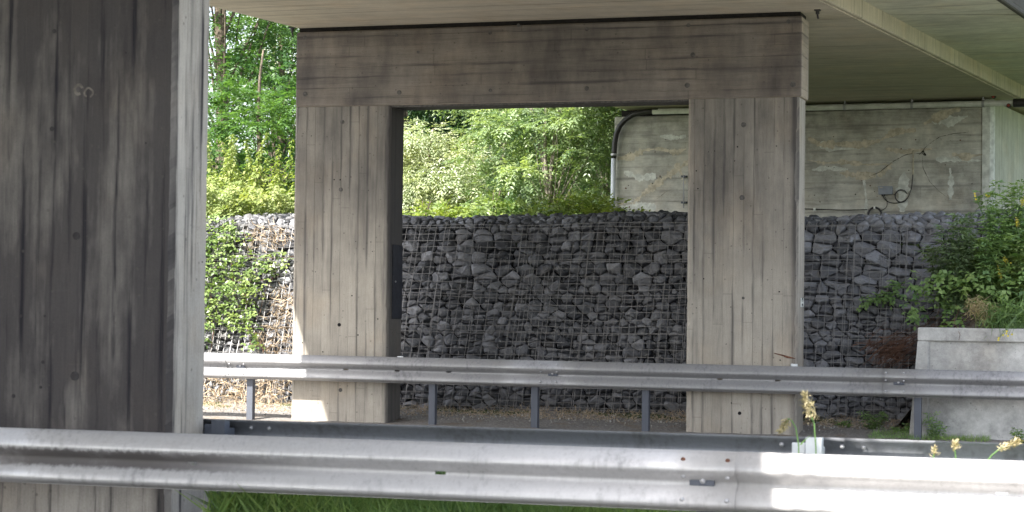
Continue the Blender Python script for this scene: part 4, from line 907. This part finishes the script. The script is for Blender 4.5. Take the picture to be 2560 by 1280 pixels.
# rough grass and herbs over the rest of the bank
n = 26000; X = rng.uniform(bx+.6, 13, n); Yy = rng.uniform(23.2, 25.5, n); Z = np.array([bz(a_, b_) for a_, b_ in zip(X, Yy)]); D = nrm(rng.normal(0, .35, (n, 3)) + np.array([0, -.25, 1]))
tag(leaf_mesh('bank_grass', np.stack([X, Yy, Z], 1), D, rdir(n), rng.uniform(.08, .26, n), rng.uniform(.008, .02, n), L_shade, None, rng.random(n), .3), 'rough green grass and herbs covering the bank behind the precast block', 'grass', kind='stuff')
# dry seeding grass tuft, dead brushwood
def tuft(name, lb, fn, n, dirv, L, W, mat, cat, spread=.4, kind=None, group=None):
    O = np.array([fn() for _ in range(n)]); D = nrm(np.array(dirv) + rng.normal(0, spread, (n, 3))); return tag(leaf_mesh(name, O, D, rdir(n), rng.uniform(.5, 1.2, n)*L, np.full(n, W), mat, None, rng.random(n), .35), lb, cat, group, kind)
tuft('dry_grass_tuft', 'straw coloured dry seeding grass hanging over the block rim', blob([(2455,775,35,25),(2480,800,25,15),(2440,760,20,20)], .2, lambda a, b: rb(a, b, 23.0)), 260, (.1, -.3, -.5), .12, .008, m_seed, 'dry grass', .6)
tuft('grass_tuft', 'green arching grass blades at the right end of the block rim', blob([(2530,790,50,22),(2490,800,30,10)], .25, lambda a, b: rb(a, b, 23.0)), 420, (.1, -.5, -.35), .28, .008, L_shade, 'grass', .5)
br = empty('dead_brushwood', 'tangled brown dead twigs lying against the stones beside the precast block', 'brushwood'); sb = MB(); rs = random.Random(8)
for k in range(260):
    px, py = rs.gauss(2232, 30), rs.gauss(872, 17); p = at(px, py, 23.75+rs.uniform(-.15, .15)); d = Vector((rs.uniform(.4, 1.0), rs.uniform(-.3, .3), rs.uniform(-.1, .75))).normalized()*rs.uniform(.1, .33)
    sb.tube([p-d*.5, p+Vector((rs.uniform(-.03,.03), 0, rs.uniform(-.04,.04))), p+d*.5], [.004, .003, .0015], 4, False)
for k in range(90):
    px = rs.uniform(2260, 2450); py = 855-(px-2260)*.42+rs.gauss(0, 16); p = at(px, py, 23.6+rs.uniform(-.1, .1)); d = Vector((rs.uniform(.5, 1.0), rs.uniform(-.3, .3), rs.uniform(.0, .7))).normalized()*rs.uniform(.15, .4)
    sb.tube([p-d*.5, p+Vector((0, 0, rs.uniform(-.04,.04))), p+d*.5], [.003, .002, .001], 4, False)
sb.build('twigs', m_brush, br)
# small weeds along the wall foot
def small_weed(lb, px, py, Y, h, wd, n, seed):
    r = random.Random(seed); b = at(px, py, Y); t = empty('small_weed', lb, 'weed', 'small weeds at the wall foot', (b.x, Y, vz(b.x, Y)-.01)); O = []; D = []
    sb = MB()
    for q in range(max(3, n//14)):
        lx = r.uniform(-wd, wd)/2; ly = r.uniform(-.06, .06); hh = h*r.uniform(.5, 1); sb.tube([(lx*.3, 0, 0), (lx*.6, ly, hh*.6), (lx, ly, hh)], .003, 4, False)
        for f in np.linspace(.15, 1, 14): O.append((lx*(.3+.7*f), ly*f, hh*f)); a_ = r.uniform(0, 6.28); D.append((math.cos(a_), math.sin(a_), r.uniform(-.1, .8)))
    sb.build('stems', L_shade, t); O = np.array(O); D = nrm(np.array(D)); P, Dd, Nn, Ll, Ww = sprays(O, D, 2, np.full(len(O), .05), .05, .018, .7); leaf_mesh('leaves', P, Dd, Nn, Ll, Ww, L_shade, t)
small_weed('bushy green weed at the foot of the mesh left of the barrier post', 2185, 1055, 23.2, .24, .28, 160, 1)
small_weed('tall narrow weed growing in front of the block panel', 2337, 1085, 22.45, .30, .18, 130, 2)
small_weed('small green sprout at the foot of the mesh beside the right pillar', 2108, 1058, 23.4, .10, .10, 50, 3)
small_weed('small weed at the right end of the block foot', 2550, 1095, 22.4, .17, .14, 80, 4)
small_weed('low sprout in front of the stones next to the block', 2255, 1075, 22.9, .10, .22, 70, 5)
def grassfn(x0, x1, y0, y1, fz): return lambda: (lambda x, y: (x, y, fz(x, y)))(random.uniform(x0, x1), random.uniform(y0, y1))
xa, xb = at(2180, 1080, 22.7).x, at(2480, 1090, 22.7).x
tuft('verge_grass', 'thin fresh grass on the verge at the foot of the precast block', grassfn(xa, xb, 22.25, 22.95, vz), 1500, (0, -.1, 1), .07, .004, L_grass, 'grass', .45, 'stuff')
# median grass
n = 36000; X = rng.uniform(xn1+.52, 3, n); Yy = rng.uniform(10.2, 11.0, n); keep = ~((X > xn1-wN-.01) & (X < xn1+.01) & (Yy > YN-.01)); X, Yy = X[keep], Yy[keep]; n = len(X)
hh = (.27+.10*np.sin(X*2.3+Yy*5)*.6+.07*rng.random(n))*np.where(X > -3.4, .75, 1.0); O = np.stack([X, Yy, np.full(n, .0)], 1); D = nrm(np.stack([rng.normal(0, .28, n), rng.normal(0, .28, n), np.ones(n)], 1))
tag(leaf_mesh('grass', O, D, rdir(n), hh*rng.uniform(.8, 1.4, n), rng.uniform(.006, .011, n), L_grass, None, rng.random(n), .35), 'lush green grass between the near and the middle crash barrier', 'grass', kind='stuff')
# tall seeding grasses in the median
def seed_grass(lb, pts, Y, headn, hw, seed, blade=None):
    P_ = [at(a, b, Y) for a, b in pts]; g0 = P_[0].copy(); g0.z = .0; t = empty('seeding_grass', lb, 'grass stalk', 'tall seeding grasses behind the near barrier', g0)
    Q = [Vector((0, 0, 0))] + [p-g0 for p in P_]; k = len(Q); MB().tube(Q, [.004]*(k-1)+[.0015], 5).build('stem', L_grass, t)
    r_ = rng.random(headn); f = (k-2) + r_; f = np.minimum(f, k-1.001); A = np.array([tuple(Q[int(x)].lerp(Q[int(x)+1], x-int(x))) for x in f]); ax = np.array(Q[-1]-Q[-2]); ax = ax/np.linalg.norm(ax)
    off = rdir(headn)*hw*rng.random((headn, 1))*(1.1-r_[:, None]*.7); A = A+off; D = nrm(ax*.8+rng.normal(0, .45, (headn, 3)))
    leaf_mesh('seed_head', A, D, rdir(headn), rng.uniform(.018, .035, headn), rng.uniform(.006, .011, headn), m_seed, t, rng.random(headn))
    br_ = MB()
    for a_ in A[:24]: c_ = Vector(a_) - Vector(ax)*.04; q_ = Q[-2].lerp(Q[-1], .3); br_.tube([q_.lerp(Vector(a_), .1), Vector(a_)], .0008, 3, False)
    br_.build('branchlets', m_seed, t)
    if blade: B = [at(a, b, Y)-g0 for a, b in blade]; MB().add([B[0], B[0]+Vector((.012, 0, 0)), B[1]+Vector((.008, 0, .0)), B[1], B[2]], [(0,1,2,3),(3,2,4)]).build('blade', L_grass, t)
seed_grass('tallest seeding grass with a dense tan head above the pale barrier post', [(2040,1120),(2037,1080),(2036,1060),(2030,1045),(2012,985)], 10.55, 230, .045, 1)
seed_grass('nodding seeding grass left of the pale barrier post', [(1997,1115),(1990,1070),(1980,1052),(1972,1046),(1952,1078)], 10.5, 110, .028, 2, [(1998,1112),(2010,1100),(2030,1086)])
seed_grass('small seeding grass behind the sunlit part of the near barrier', [(2392,1180),(2390,1150),(2388,1130),(2388,1106)], 10.5, 50, .014, 3)
seed_grass('leaning seeding grass near the right edge behind the near barrier', [(2440,1200),(2470,1150),(2480,1138),(2500,1122),(2545,1104)], 10.5, 130, .026, 4)
seed_grass('short seeding grass left of the small one behind the near barrier', [(2328,1180),(2334,1150),(2334,1142),(2336,1122)], 10.5, 36, .012, 5)
for px, h0 in ((2078, 1100), (2108, 1098), (2062, 1106)):
    pass
